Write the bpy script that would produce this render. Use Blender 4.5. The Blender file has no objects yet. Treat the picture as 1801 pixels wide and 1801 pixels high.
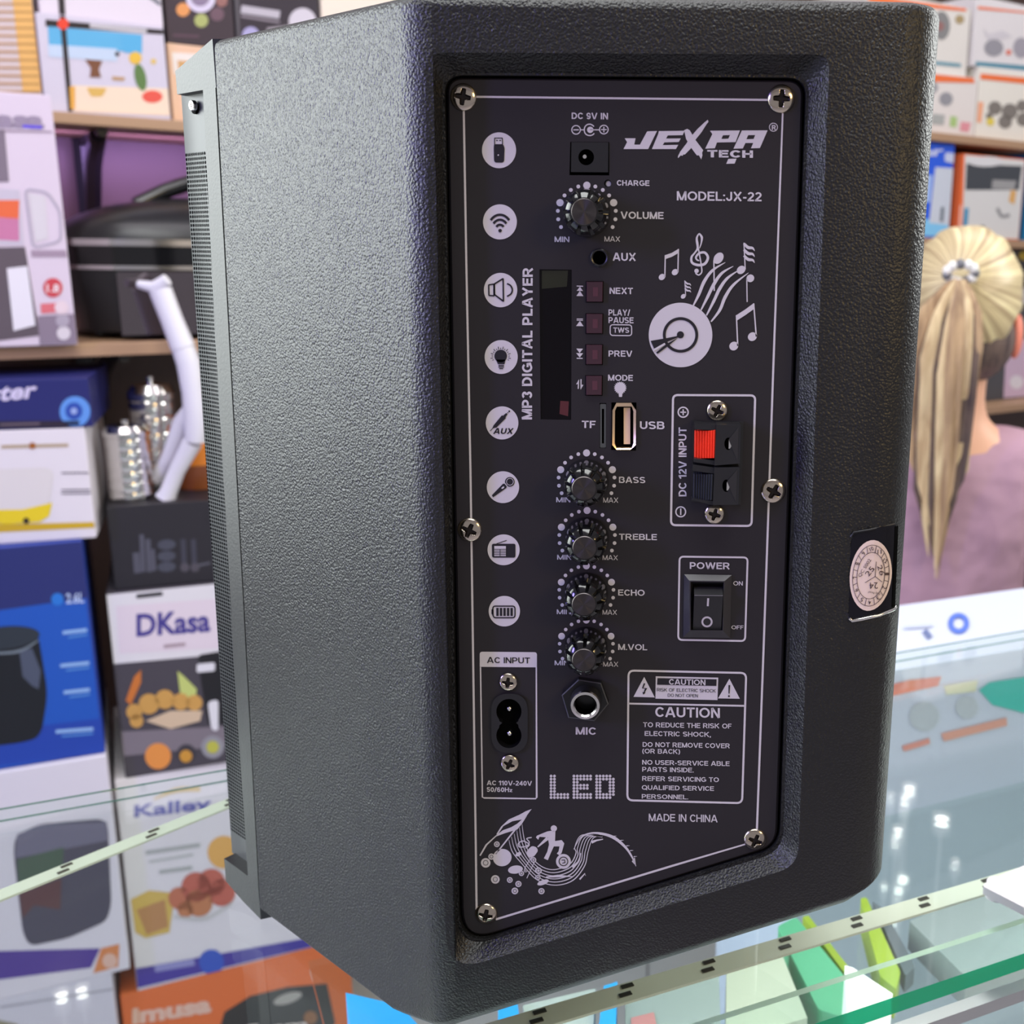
import bpy, bmesh, math, random
from mathutils import Vector, Matrix
from mathutils.geometry import tessellate_polygon
random.seed(7)
S = bpy.context.scene
COL = S.collection
R_ = math.radians

# ---------------------------------------------------------------- camera
FPX, PPX, PPY = 1920.0, 1150.0, 900.0            # focal length and optical centre in pixels of the 1801 frame
CAM = Vector((0.0, -0.36, 1.296))                # glass counter top is z = 1.0
_dn = Vector((-110.0, 8100.0, FPX)).normalized()
AX = Vector((1.0, 110.0/8100.0, 0.0)).normalized()
AZ = -_dn
AY = AZ.cross(AX)
if AY.z < 0: AY = -AY
cam_d = bpy.data.cameras.new('camera'); cam = bpy.data.objects.new('camera', cam_d); COL.objects.link(cam)
S.camera = cam
cam_d.sensor_width = 36.0; cam_d.lens = 36.0*FPX/1801.0
cam_d.shift_x = -(PPX-900.5)/1801.0; cam_d.shift_y = (PPY-900.5)/1801.0
cam_d.clip_start = 0.02; cam_d.clip_end = 60
cam_d.dof.use_dof = True; cam_d.dof.focus_distance = 0.378; cam_d.dof.aperture_fstop = 17.0
# camera axes (x right, y up, z back) in world coordinates
Rw = Matrix((AX, AY, AZ))                        # world = Rw @ (right, down, forward)
cx_ = Rw @ Vector((1, 0, 0)); cy_ = Rw @ Vector((0, -1, 0)); cz_ = Rw @ Vector((0, 0, -1))
cam.matrix_world = Matrix(((cx_.x, cy_.x, cz_.x, CAM.x), (cx_.y, cy_.y, cz_.y, CAM.y), (cx_.z, cy_.z, cz_.z, CAM.z), (0, 0, 0, 1)))

# ---------------------------------------------------------------- world, lights, exposure
S.view_settings.view_transform = 'Standard'; S.view_settings.look = 'None'
S.view_settings.exposure = 0.0; S.view_settings.gamma = 1.0; S.view_settings.use_curve_mapping = False
W = bpy.data.worlds.new('shop_ambience'); S.world = W; W.use_nodes = True
W.node_tree.nodes['Background'].inputs['Color'].default_value = (0.80, 0.77, 0.84, 1)
W.node_tree.nodes['Background'].inputs['Strength'].default_value = 0.42

def area(name, loc, target, sx, sy, power, rgb, spread=180):
    l = bpy.data.lights.new(name, 'AREA'); l.shape = 'RECTANGLE'; l.size = sx; l.size_y = sy
    l.energy = power; l.color = rgb; l.spread = R_(spread)
    o = bpy.data.objects.new(name, l); COL.objects.link(o); o.location = loc
    o.rotation_euler = (Vector(target)-Vector(loc)).to_track_quat('-Z', 'Y').to_euler()
    return o
area('ceiling_light_over_aisle', (-0.5, 0.75, 2.80), (-0.5, 1.25, 0), 2.6, 0.5, 18, (1.0, 0.95, 0.98))
area('ceiling_light_over_far_shelves', (1.3, 1.9, 2.80), (1.3, 2.3, 0.3), 2.4, 0.5, 24, (1.0, 0.97, 0.95))
area('shop_light_right', (1.5, 1.1, 1.9), (0.08, 0.05, 1.15), 0.6, 0.8, 19, (0.97, 1.0, 0.97))
area('ceiling_light_over_counter', (-0.2, -0.25, 2.75), (-0.1, 0.0, 1.0), 1.6, 0.7, 31, (0.98, 1.0, 0.98))
area('left_shop_light', (-1.9, 0.25, 1.60), (-0.2, 0.1, 1.14), 1.5, 1.8, 18.5, (0.93, 1.0, 0.97), 75)  # soft light added in place of the bright shop on the left
area('purple_sign_light', (-1.5, -0.75, 1.75), (-0.1, 0.0, 1.15), 0.16, 0.5, 17.0, (0.30, 0.24, 1.0))
area('warm_lamp_light', (1.3, -1.2, 1.9), (0.0, 0.0, 1.2), 0.4, 0.4, 9.0, (1.0, 0.70, 0.28))

# ---------------------------------------------------------------- picture measurements to places in the room
def ray(x, y): return Rw @ Vector(((x-PPX)/FPX, (y-PPY)/FPX, 1.0))
def atY(x, y, Y=0.0):
    d = ray(x, y); return CAM + d*((Y-CAM.y)/d.y)
def atZ(x, y, z):
    d = ray(x, y); return CAM + d*((z-CAM.z)/d.z)
def onpl(x, y, P, n):
    d = ray(x, y); return CAM + d*((P-CAM).dot(n)/d.dot(n))

# ---------------------------------------------------------------- materials
def lin(c):
    c = c/255.0
    return c/12.92 if c <= 0.04045 else ((c+0.055)/1.055)**2.4
def rgb(c): return (lin(c[0]), lin(c[1]), lin(c[2]), 1.0)
_M = {}
def mat(name, c=(128, 128, 128), rough=0.5, metal=0.0, spec=0.5, bump=None, coat=0.0, aniso=None, emit=None):
    if name in _M: return _M[name]
    m = bpy.data.materials.new(name); m.use_nodes = True; nt = m.node_tree; b = nt.nodes['Principled BSDF']
    b.inputs['Base Color'].default_value = rgb(c); b.inputs['Roughness'].default_value = rough
    b.inputs['Metallic'].default_value = metal; b.inputs['Specular IOR Level'].default_value = spec
    b.inputs['Coat Weight'].default_value = coat
    if emit:
        b.inputs['Emission Color'].default_value = rgb(c); b.inputs['Emission Strength'].default_value = emit
    if bump:
        sc, st, dist, detail = bump
        tc = nt.nodes.new('ShaderNodeTexCoord'); n = nt.nodes.new('ShaderNodeTexNoise')
        n.inputs['Scale'].default_value = sc; n.inputs['Detail'].default_value = detail
        bp = nt.nodes.new('ShaderNodeBump'); bp.inputs['Strength'].default_value = st; bp.inputs['Distance'].default_value = dist
        nt.links.new(tc.outputs['Object'], n.inputs['Vector']); nt.links.new(n.outputs['Fac'], bp.inputs['Height'])
        nt.links.new(bp.outputs['Normal'], b.inputs['Normal'])
    if aniso:
        b.inputs['Anisotropic'].default_value = 0.85
        t = nt.nodes.new('ShaderNodeTangent'); t.direction_type = 'RADIAL'; t.axis = aniso
        nt.links.new(t.outputs['Tangent'], b.inputs['Tangent'])
    _M[name] = m; return m
def colour(c, rough=0.45, coat=0.0):
    return mat('print_%02x%02x%02x_%d' % (*c, int(rough*100)), c, rough, 0, 0.4, coat=coat)

def pebble():
    m = mat('pebbled_black_plastic', (21, 21, 22), 0.42, 0, 0.5)
    nt = m.node_tree; b = nt.nodes['Principled BSDF']
    tc = nt.nodes.new('ShaderNodeTexCoord')
    n1 = nt.nodes.new('ShaderNodeTexNoise'); n1.inputs['Scale'].default_value = 1100; n1.inputs['Detail'].default_value = 1.5
    v = nt.nodes.new('ShaderNodeTexVoronoi'); v.feature = 'SMOOTH_F1'; v.inputs['Scale'].default_value = 1150; v.inputs['Smoothness'].default_value = 0.4
    ad = nt.nodes.new('ShaderNodeMath'); ad.operation = 'MULTIPLY_ADD'; ad.inputs[1].default_value = -0.8
    bp = nt.nodes.new('ShaderNodeBump'); bp.inputs['Strength'].default_value = 0.8; bp.inputs['Distance'].default_value = 0.00036
    for t in (n1, v): nt.links.new(tc.outputs['Object'], t.inputs['Vector'])
    nt.links.new(v.outputs['Distance'], ad.inputs[0]); nt.links.new(n1.outputs['Fac'], ad.inputs[2])
    nt.links.new(ad.outputs[0], bp.inputs['Height']); nt.links.new(bp.outputs['Normal'], b.inputs['Normal'])
    return m
PEB = pebble()
BEZ = mat('fine_grained_black_plastic', (24, 25, 26), 0.42, 0, 0.5, bump=(900, 0.25, 0.0003, 1))
PANEL = mat('matte_black_panel', (37, 34, 38), 0.50, 0, 0.35)
INK = mat('grey_white_ink', (204, 200, 206), 0.55, 0, 0.3)
BLKINK = mat('panel_black_ink', (36, 34, 40), 0.55, 0, 0.3)
NICKEL = mat('warm_nickel', (198, 186, 170), 0.16, 1.0)
CHROME = mat('bright_metal', (225, 222, 220), 0.16, 1.0)
GOLD = mat('gold_plated_metal', (244, 214, 176), 0.3, 1.0)
VOID = mat('dark_inside', (3, 3, 3), 0.8, 0, 0.05)
GLOSSBLK = mat('glossy_black_plastic', (16, 16, 18), 0.12, 0, 0.6)
SATBLK = mat('satin_black_plastic', (30, 30, 33), 0.32, 0, 0.5)
CAPM = mat('brushed_dark_metal', (84, 79, 80), 0.34, 1.0, aniso='Y')
DISP = mat('dark_display_window', (10, 6, 11), 0.08, 0, 0.2)
MAROON = mat('dark_maroon_button', (62, 36, 46), 0.35, 0, 0.5)
REDP = mat('bright_red_plastic', (238, 58, 34), 0.35, 0, 0.5)
CREAM = mat('cream_paper_sticker', (238, 216, 204), 0.6, 0, 0.3)
BROWNINK = mat('brown_ink', (84, 66, 62), 0.6, 0, 0.3)
WHITEP = mat('white_plastic', (226, 224, 232), 0.35, 0, 0.5)

def glass(name, tint, edge=False, rough=0.0):
    m = bpy.data.materials.new(name); m.use_nodes = True; nt = m.node_tree
    for n in list(nt.nodes):
        if n.type != 'OUTPUT_MATERIAL': nt.nodes.remove(n)
    out = [n for n in nt.nodes if n.type == 'OUTPUT_MATERIAL'][0]
    tr = nt.nodes.new('ShaderNodeBsdfTransparent'); tr.inputs['Color'].default_value = rgb(tint)
    gl = nt.nodes.new('ShaderNodeBsdfGlossy'); gl.inputs['Roughness'].default_value = rough; gl.inputs['Color'].default_value = (1, 1, 1, 1)
    # mirror share of a thin pane, the same for both of its faces
    ge = nt.nodes.new('ShaderNodeNewGeometry'); dt = nt.nodes.new('ShaderNodeVectorMath'); dt.operation = 'DOT_PRODUCT'
    nt.links.new(ge.outputs['Normal'], dt.inputs[0]); nt.links.new(ge.outputs['Incoming'], dt.inputs[1])
    def mth(op, a, b_=None):
        n = nt.nodes.new('ShaderNodeMath'); n.operation = op
        for i, q in enumerate((a, b_)):
            if isinstance(q, (int, float)): n.inputs[i].default_value = q
            elif q is not None: nt.links.new(q, n.inputs[i])
        return n
    fr = mth('ADD', mth('MULTIPLY', mth('POWER', mth('SUBTRACT', 1.0, mth('ABSOLUTE', dt.outputs['Value']).outputs[0]).outputs[0], 5.0).outputs[0], 0.96).outputs[0], 0.04)
    mx = nt.nodes.new('ShaderNodeMixShader')
    nt.links.new(fr.outputs[0], mx.inputs[0]); nt.links.new(tr.outputs[0], mx.inputs[1]); nt.links.new(gl.outputs[0], mx.inputs[2])
    if edge:
        df = nt.nodes.new('ShaderNodeBsdfPrincipled'); df.inputs['Base Color'].default_value = rgb(tint); df.inputs['Roughness'].default_value = 0.12
        mx2 = nt.nodes.new('ShaderNodeMixShader'); mx2.inputs[0].default_value = edge
        nt.links.new(mx.outputs[0], mx2.inputs[1]); nt.links.new(df.outputs[0], mx2.inputs[2]); mx = mx2
    nt.links.new(mx.outputs[0], out.inputs[0]); return m
GLASS = glass('clear_glass', (249, 254, 252))
GLASSEDGE = glass('green_glass_edge', (10, 184, 138), edge=0.8)
GLASSLINE = glass('green_glass_arris', (96, 150, 130), edge=0.5)
PALEDGE = glass('bright_polished_glass_edge', (226, 246, 230), edge=0.92)
GLASSEDGE2 = glass('pale_glass_edge', (206, 232, 218), edge=0.22)

# ---------------------------------------------------------------- mesh building
class MB:
    def __init__(s): s.v = []; s.f = []; s.m = []; s.mats = []; s.uv = {}
    def mi(s, m):
        if m not in s.mats: s.mats.append(m)
        return s.mats.index(m)
    def add(s, vs, fs, m):
        o = len(s.v); s.v += [Vector(p) for p in vs]; k = s.mi(m)
        for f in fs: s.f.append(tuple(i+o for i in f)); s.m.append(k)
        return o
    def box(s, c, sx, sy, sz, m, rot=None, bev=0.0):
        """box centred at c; rot a Matrix 3x3; bevelled edges if bev"""
        bm = bmesh.new(); bmesh.ops.create_cube(bm, size=1.0)
        for v in bm.verts: v.co = Vector((v.co.x*sx, v.co.y*sy, v.co.z*sz))
        if bev: bmesh.ops.bevel(bm, geom=bm.edges[:], offset=bev, segments=2, affect='EDGES', profile=0.6)
        s.bm(bm, m, Matrix.Translation(c) @ (rot.to_4x4() if rot else Matrix.Identity(4)))
    def bm(s, bm, m, M=None):
        bm.verts.index_update()
        s.add([(M @ v.co) if M else v.co.copy() for v in bm.verts], [[v.index for v in f.verts] for f in bm.faces], m); bm.free()
    def tube(s, pts, rads, m, n=10, cap=True, flat=None):
        pts = [Vector(p) for p in pts]; vs = []; fs = []
        if not isinstance(rads, (list, tuple)): rads = [rads]*len(pts)
        up = None
        for i, p in enumerate(pts):
            t = (pts[min(i+1, len(pts)-1)]-pts[max(i-1, 0)]).normalized()
            if up is None:
                up = t.orthogonal().normalized() if flat is None else (Vector(flat)-t*Vector(flat).dot(t)).normalized()
            else: up = (up-t*up.dot(t)).normalized()
            sd = t.cross(up)
            for k in range(n):
                a = 2*math.pi*k/n
                vs.append(p+(up*math.cos(a)*(0.55 if flat is not None else 1)+sd*math.sin(a))*rads[i])
        for i in range(len(pts)-1):
            for k in range(n): fs.append((i*n+k, i*n+(k+1) % n, (i+1)*n+(k+1) % n, (i+1)*n+k))
        if cap: fs.append(tuple(range(n-1, -1, -1))); fs.append(tuple(range((len(pts)-1)*n, len(pts)*n)))
        s.add(vs, fs, m)
    def lathe(s, prof, m, M, n=32, fn=None, close=True):
        """prof: (radius, height) along local +Z, placed by matrix M; fn(r,h,angle)->r"""
        vs = []; fs = []
        for r, h in prof:
            for k in range(n):
                a = 2*math.pi*k/n; rr = fn(r, h, a) if fn else r
                vs.append(M @ Vector((rr*math.cos(a), rr*math.sin(a), h)))
        for i in range(len(prof)-1):
            for k in range(n): fs.append((i*n+k, i*n+(k+1) % n, (i+1)*n+(k+1) % n, (i+1)*n+k))
        if close: fs.append(tuple(range((len(prof)-1)*n, len(prof)*n)))
        s.add(vs, fs, m)
    def poly(s, loops3, m):
        """planar polygon with holes, tessellated"""
        tr = tessellate_polygon([[Vector(p) for p in l] for l in loops3])
        s.add([p for l in loops3 for p in l], [t for t in tr if len(set(t)) == 3], m)
    def wall(s, la, lb, m, closed=True):
        n = len(la); fs = []
        for i in range(n if closed else n-1): fs.append((i, (i+1) % n, n+(i+1) % n, n+i))
        s.add(list(la)+list(lb), fs, m)
    def prism(s, front, back, m, holes=()):
        """solid between two matching loops"""
        s.poly([front], m); s.poly([list(back)[::-1]], m); s.wall(front, back, m)
    def build(s, name, parent=None, smooth=None, label=None, recalc=True):
        me = bpy.data.meshes.new(name)
        org = parent_origin(parent)
        me.from_pydata([tuple(p-org) for p in s.v], [], s.f)
        for m in s.mats: me.materials.append(m)
        me.polygons.foreach_set('material_index', s.m)
        me.update()
        if recalc:
            bm = bmesh.new(); bm.from_mesh(me); bmesh.ops.remove_doubles(bm, verts=bm.verts, dist=1e-7)
            bmesh.ops.recalc_face_normals(bm, faces=bm.faces); bm.to_mesh(me); bm.free()
        if smooth is not None:
            me.polygons.foreach_set('use_smooth', [True]*len(me.polygons)); me.set_sharp_from_angle(angle=R_(smooth))
        o = bpy.data.objects.new(name, me); COL.objects.link(o)
        if parent: o.parent = parent
        if label: o['label'] = label
        return o
def parent_origin(p):
    o = Vector((0, 0, 0))
    while p: o += p.location; p = p.parent
    return o
def tag(o, label, cat, group=None):
    o['label'] = label; o['category'] = cat
    if group: o['group'] = group
    return o
def thing(name, loc, label, cat, group=None):
    o = bpy.data.objects.new(name, None); COL.objects.link(o); o.location = loc; o.empty_display_size = 0.05
    return tag(o, label, cat, group)
def structure(o): o['kind'] = 'structure'; return o

# ---------------------------------------------------------------- flat printing (ink on panels and cartons)
def rpoly(pts, r, n=6):
    """polygon with rounded corners; r a radius or a list"""
    out = []; N = len(pts); rs = r if isinstance(r, (list, tuple)) else [r]*N
    for i in range(N):
        p = Vector(pts[i]).to_2d(); a = Vector(pts[i-1]).to_2d(); b = Vector(pts[(i+1) % N]).to_2d()
        if rs[i] <= 0: out.append((p.x, p.y)); continue
        ra = min(rs[i], (a-p).length*0.49); rb = min(rs[i], (b-p).length*0.49)
        A = p+(a-p).normalized()*ra; B = p+(b-p).normalized()*rb
        for k in range(n+1):
            t = k/n; q = A*(1-t)**2+p*2*t*(1-t)+B*t*t
            out.append((q.x, q.y))
    return out
def ell(cx, cy, rx, ry=None, rot=0.0, n=40):
    ry = ry or rx; c, s_ = math.cos(R_(rot)), math.sin(R_(rot))
    return [(cx+rx*math.cos(a)*c-ry*math.sin(a)*s_, cy+rx*math.cos(a)*s_+ry*math.sin(a)*c) for a in [2*math.pi*k/n for k in range(n)]]
def smooth_line(pts, n=8):
    P = [Vector(p) for p in pts]
    if len(P) < 3: return P
    out = []
    for i in range(len(P)-1):
        p0 = P[max(i-1, 0)]; p1 = P[i]; p2 = P[i+1]; p3 = P[min(i+2, len(P)-1)]
        for k in range(n):
            t = k/n
            out.append(0.5*((2*p1)+(p2-p0)*t+(2*p0-5*p1+4*p2-p3)*t*t+(3*p1-p0-3*p2+p3)*t**3))
    out.append(P[-1]); return out
_TX = {}
def glyphs(s, bold):
    key = (s, bold)
    if key in _TX: return _TX[key]
    def one(txt):
        c = bpy.data.curves.new('t', 'FONT'); c.body = txt; c.size = 1.0; c.offset = bold; c.resolution_u = 3
        o = bpy.data.objects.new('t', c); COL.objects.link(o); bpy.context.view_layer.update()
        dg = bpy.context.evaluated_depsgraph_get(); e = o.evaluated_get(dg); me = e.to_mesh()
        v = [(p.co.x, p.co.y) for p in me.vertices]; f = [tuple(p.vertices) for p in me.polygons]
        e.to_mesh_clear(); bpy.data.objects.remove(o); bpy.data.curves.remove(c); return v, f
    v, f = one(s)
    if ('H', bold) not in _TX and s != 'H': glyphs('H', bold)
    if s == 'H': _TX['cap', bold] = (min(p[1] for p in v), max(p[1] for p in v))
    lo, hi = _TX['cap', bold]
    x0 = min(p[0] for p in v); x1 = max(p[0] for p in v)
    _TX[key] = ([((p[0]-x0)/(x1-x0), (p[1]-lo)/(hi-lo)) for p in v], f)
    return _TX[key]
# bold sans lettering drawn as strokes: {letter: (ink width, strokes)}; y runs from 0 (baseline) to 1 (cap height)
def _arc(cx, cy, rx, ry, a0, a1, n=9): return [(cx+rx*math.cos(R_(a0+(a1-a0)*i/n)), cy+ry*math.sin(R_(a0+(a1-a0)*i/n))) for i in range(n+1)]
def stroke_font(t):
    h = t/2; F = {}
    def S(c, w, *st): F[c] = (w, st)
    def bowl(x, y0, y1, w, back=True): r = (y1-y0)/2; return [(h if back else x, y1), (w-h-r, y1)]+_arc(w-h-r, (y0+y1)/2, r, r, 90, -90)+[(h if back else x, y0)]
    w = .86; S('A', w, [(h*.9, 0), (w/2-h*.35, 1)], [(w-h*.9, 0), (w/2+h*.35, 1)], [(.22, .30), (w-.22, .30)], [(w/2-h, 1-h*.7), (w/2+h, 1-h*.7)])
    w = .74; S('B', w, [(h, 0), (h, 1)], bowl(0, .53, 1-h, w-.04), bowl(0, h, .53, w))
    S('C', .74, _arc(.40, .5, .40-h, .5-h, 36, 324, 18))
    w = .76; S('D', w, [(h, 0), (h, 1)], [(h, 1-h), (w*.42, 1-h)]+_arc(w*.42, .5, w-h-w*.42, .5-h, 90, -90, 12)+[(w*.42, h), (h, h)])
    w = .66; S('E', w, [(h, 0), (h, 1)], [(h, 1-h), (w, 1-h)], [(h, .53), (w-.05, .53)], [(h, h), (w, h)])
    w = .60; S('F', w, [(h, 0), (h, 1)], [(h, 1-h), (w, 1-h)], [(h, .50), (w-.07, .50)])
    w = .84; S('G', w, _arc(w/2, .5, w/2-h, .5-h, 42, 300, 18)+[(w-h, .20), (w-h, .46)], [(w-h*.2, .46), (w*.55, .46)])
    w = .74; S('H', w, [(h, 0), (h, 1)], [(w-h, 0), (w-h, 1)], [(h, .52), (w-h, .52)])
    S('I', t, [(h, 0), (h, 1)]); w = .56; S('J', w, [(w-h, 1), (w-h, .28)]+_arc(w/2, .28, w/2-h, .28-h, 0, -180, 10)+[(h, .34)])
    w = .80; S('K', w, [(h, 0), (h, 1)], [(w-h*1.1, 1), (h, .40)], [(w-h*1.1, 0), (.30, .60)])
    w = .60; S('L', w, [(h, 1), (h, 0)], [(h, h), (w, h)])
    w = .90; S('M', w, [(h, 0), (h, 1)], [(w-h, 0), (w-h, 1)], [(h*1.1, 1), (w/2-h*.25, .02)], [(w-h*1.1, 1), (w/2+h*.25, .02)])
    w = .74; S('N', w, [(h, 0), (h, 1)], [(w-h, 0), (w-h, 1)], [(h*1.1, 1), (w-h*1.1, 0)])
    w = .90; S('O', w, _arc(w/2, .5, w/2-h, .5-h, 0, 360, 26)); S('Q', w, _arc(w/2, .5, w/2-h, .5-h, 0, 360, 26), [(w*.54, .26), (w-.02, -.05)])
    w = .70; S('P', w, [(h, 0), (h, 1)], bowl(0, .42, 1-h, w)); w = .80; S('R', w, [(h, 0), (h, 1)], bowl(0, .46, 1-h, w-.06), [(w*.50, .46), (w-h*1.1, 0)])
    w = .74; S('S', w, _arc(w/2, .745, w/2-h, .255-h, 25, 180, 9)+[(h+.005, .70)]+[(.16, .58), (w*.5, .51), (w-.16, .44)]+_arc(w/2, .27, w/2-h, .27-h, 20, -155, 12))
    w = .70; S('T', w, [(w/2, 0), (w/2, 1)], [(0, 1-h), (w, 1-h)])
    w = .74; S('U', w, [(h, 1), (h, .36)]+_arc(w/2, .36, w/2-h, .36-h, 180, 360, 14)+[(w-h, 1)])
    w = .84; S('V', w, [(h*.9, 1), (w/2-h*.3, 0)], [(w-h*.9, 1), (w/2+h*.3, 0)]); w = 1.18; S('W', w, [(h*.9, 1), (w*.27, 0)], [(w*.27, 0), (w/2, 1)], [(w/2, 1), (w*.73, 0)], [(w*.73, 0), (w-h*.9, 1)])
    w = .82; S('X', w, [(h*1.1, 1), (w-h*1.1, 0)], [(w-h*1.1, 1), (h*1.1, 0)]); w = .82; S('Y', w, [(h*1.1, 1), (w/2, .44)], [(w-h*1.1, 1), (w/2, .44)], [(w/2, .5), (w/2, 0)])
    w = .60; S('z', .5, [(0, .66-h), (.5-h, .66-h), (h, h), (.5, h)])
    S('0', w, _arc(w/2, .5, w/2-h, .5-h, 0, 360, 20)); S('1', .40, [(.40-h, 0), (.40-h, 1)], [(0, .70), (.40-h, .93)])
    S('2', w, _arc(w/2, .69, w/2-h, .31-h, 165, -35, 12)+[(h, h*1.4)], [(0, h), (w, h)]); S('3', w, _arc(w/2, .74, w/2-h, .26-h, 160, -85, 11), _arc(w/2, .29, w/2-h, .29-h, 88, -165, 12))
    S('4', .64, [(.64*.72, 0), (.64*.72, 1)], [(.64*.70, 1-h*.5), (h*.6, .30)], [(0, .28), (.64, .28)]); S('5', w, [(w-.04, 1-h), (.14, 1-h), (.10, .55)], [(.10, .53)]+_arc(w/2, .33, w/2-h, .33-h, 120, -160, 14))
    S('6', w, _arc(w/2, .33, w/2-h, .33-h, 0, 360, 18), [(h, .33)]+_arc(w/2, .66, w/2-h, .34-h, 180, 30, 10)); S('7', w, [(0, 1-h), (w-h, 1-h), (w*.36, 0)])
    S('8', w, _arc(w/2, .74, w/2-h-.02, .26-h*.9, 0, 360, 16), _arc(w/2, .28, w/2-h, .28-h, 0, 360, 16)); S('9', w, _arc(w/2, .67, w/2-h, .33-h, 0, 360, 18), [(w-h, .67)]+_arc(w/2, .34, w/2-h, .34-h, 0, -150, 10))
    S('.', t, [(h, 0), (h, t)]); S(',', t, [(h, t), (h, 0), (h*.4, -.16)]); S(':', t, [(h, 0), (h, t)], [(h, .52), (h, .52+t)]); S('-', .32, [(0, .37), (.32, .37)]); S('/', .36, [(h*.4, -.02), (.36-h*.4, 1.02)])
    S('(', .30, _arc(.42, .42, .34, .62, 118, 242, 8)); S(')', .30, _arc(-.12, .42, .34, .62, 62, -62, 8)); S(' ', .22)
    return F
def strokes(s, t):
    key = ('st', s, t)
    if key in _TX: return _TX[key]
    if ('F', t) not in _TX: _TX['F', t] = stroke_font(t)
    F = _TX['F', t]; V = []; Q = []; x = 0.0
    for ch in s:
        w, st = F[ch]
        for pl in st:
            P = [Vector(p) for p in pl]; n = len(P); o = len(V)
            closed = (P[0]-P[-1]).length < 1e-4 and n > 3
            for i in range(n):
                a = P[i-1] if i > 0 else (P[-2] if closed else P[0]); b = P[i+1] if i < n-1 else (P[1] if closed else P[-1])
                tt = (b-a).normalized(); nn = Vector((-tt.y, tt.x)); sc = 1.0
                if (closed or 0 < i < n-1):
                    d = (P[i]-a)
                    if d.length > 1e-6: d.normalize(); sc = 1/max(0.6, abs(nn.dot(Vector((-d.y, d.x)))))
                for sg in (1, -1): V.append((P[i].x+nn.x*t/2*sc*sg+x, P[i].y+nn.y*t/2*sc*sg))
            Q += [(o+2*i, o+2*i+1, o+2*i+3, o+2*i+2) for i in range(n-1)]
        x += w+(0.10 if ch != ' ' else 0.16)
    x0 = min(p[0] for p in V); x1 = max(p[0] for p in V)
    _TX[key] = ([((p[0]-x0)/(x1-x0), p[1]) for p in V], Q)
    return _TX[key]
class Ink:
    """prints flat shapes, given in picture measurements, onto the surface returned by self.to3(x, y, lift)"""
    def __init__(s, mb, to3, bold_sans=False): s.mb = mb; s.to3 = to3; s.bold_sans = bold_sans; s.fr(0, 0, 1)
    def fr(s, ox, oy, k): s.ox, s.oy, s.k = ox, oy, k; return s
    def p3(s, p, lift): return s.to3(s.ox+p[0]/s.k, s.oy+p[1]/s.k, lift)
    def poly(s, pts, m, lift=1, holes=()):
        s.mb.poly([[s.p3(p, lift) for p in pts]]+[[s.p3(p, lift) for p in h] for h in holes], m)
    def ring(s, outer, inner, m, lift=1): s.mb.wall([s.p3(p, lift) for p in outer], [s.p3(p, lift) for p in inner], m)
    def circ(s, cx, cy, r, m, lift=1, ry=None, rot=0, n=32): s.poly(ell(cx, cy, r, ry, rot, n), m, lift)
    def hoop(s, cx, cy, r, w, m, lift=1, ry=None, n=40):
        ry = ry or r; s.ring(ell(cx, cy, r+w/2, ry+w/2, 0, n), ell(cx, cy, r-w/2, ry-w/2, 0, n), m, lift)
    def line(s, pts, w, m, lift=1, sm=False, closed=False):
        P = smooth_line(pts) if sm else [Vector(p) for p in pts]; n = len(P); L = []; Rr = []
        ws = w if isinstance(w, (list, tuple)) else [w, w]
        for i in range(n):
            a = P[(i-1) % n] if (closed or i > 0) else P[i]; b = P[(i+1) % n] if (closed or i < n-1) else P[i]
            t = (b-a); t = t.normalized() if t.length else Vector((1, 0)); nn = Vector((-t.y, t.x))
            f = i/(n-1)*(len(ws)-1) if n > 1 else 0; k = min(int(f), len(ws)-2); wi = ws[k]+(ws[k+1]-ws[k])*(f-k)
            sc = 1.0
            if closed or 0 < i < n-1:
                t1 = (P[i]-a).normalized(); sc = 1/max(0.5, abs(nn.dot(Vector((-t1.y, t1.x)))))
            L.append(P[i]+nn*wi/2*sc); Rr.append(P[i]-nn*wi/2*sc)
        s.mb.wall([s.p3(p, lift) for p in L], [s.p3(p, lift) for p in Rr], m, closed)
    def rect(s, x0, y0, x1, y1, m, lift=1, r=0, sl=0.0):
        q = [(x0, y0), (x1, y0+sl*(x1-x0)), (x1, y1+sl*(x1-x0)), (x0, y1)]
        s.poly(rpoly(q, r) if r else q, m, lift)
    def frame(s, q, r, w, m, lift=1): s.line(rpoly(q, r), w, m, lift, closed=True)
    def text(s, t, x0, x1, y0, y1, m, lift=1, sl=0.012, bold=0.022, shear=0.0):
        """cap top y0 and baseline y1 at the left end, x0..x1 the width"""
        v, f = strokes(t, 0.125+bold*2.4) if s.bold_sans else glyphs(t, bold); h = y1-y0
        s.mb.add([s.p3((x0+u*(x1-x0)+shear*w*h, y1-w*h+sl*u*(x1-x0)), lift) for u, w in v], f, m)
    def vtext(s, t, x0, x1, y0, y1, m, lift=1, bold=0.022, lean=0.0):
        """reads upwards: starts at y1 (bottom), ends at y0; cap tops at x0, baseline at x1"""
        v, f = strokes(t, 0.125+bold*2.4)
        s.mb.add([s.p3((x1-w*(x1-x0)+lean*(1-u), y1-u*(y1-y0)), lift) for u, w in v], f, m)
    def rtext(s, t, cx, cy, w, h, ang, m, lift=1, bold=0.0):
        v, f = glyphs(t, bold); c, sn = math.cos(R_(ang)), math.sin(R_(ang))
        s.mb.add([s.p3((cx+(u-.5)*w*c-(.5-q)*h*sn, cy+(u-.5)*w*sn+(.5-q)*h*c), lift) for u, q in v], f, m)
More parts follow.
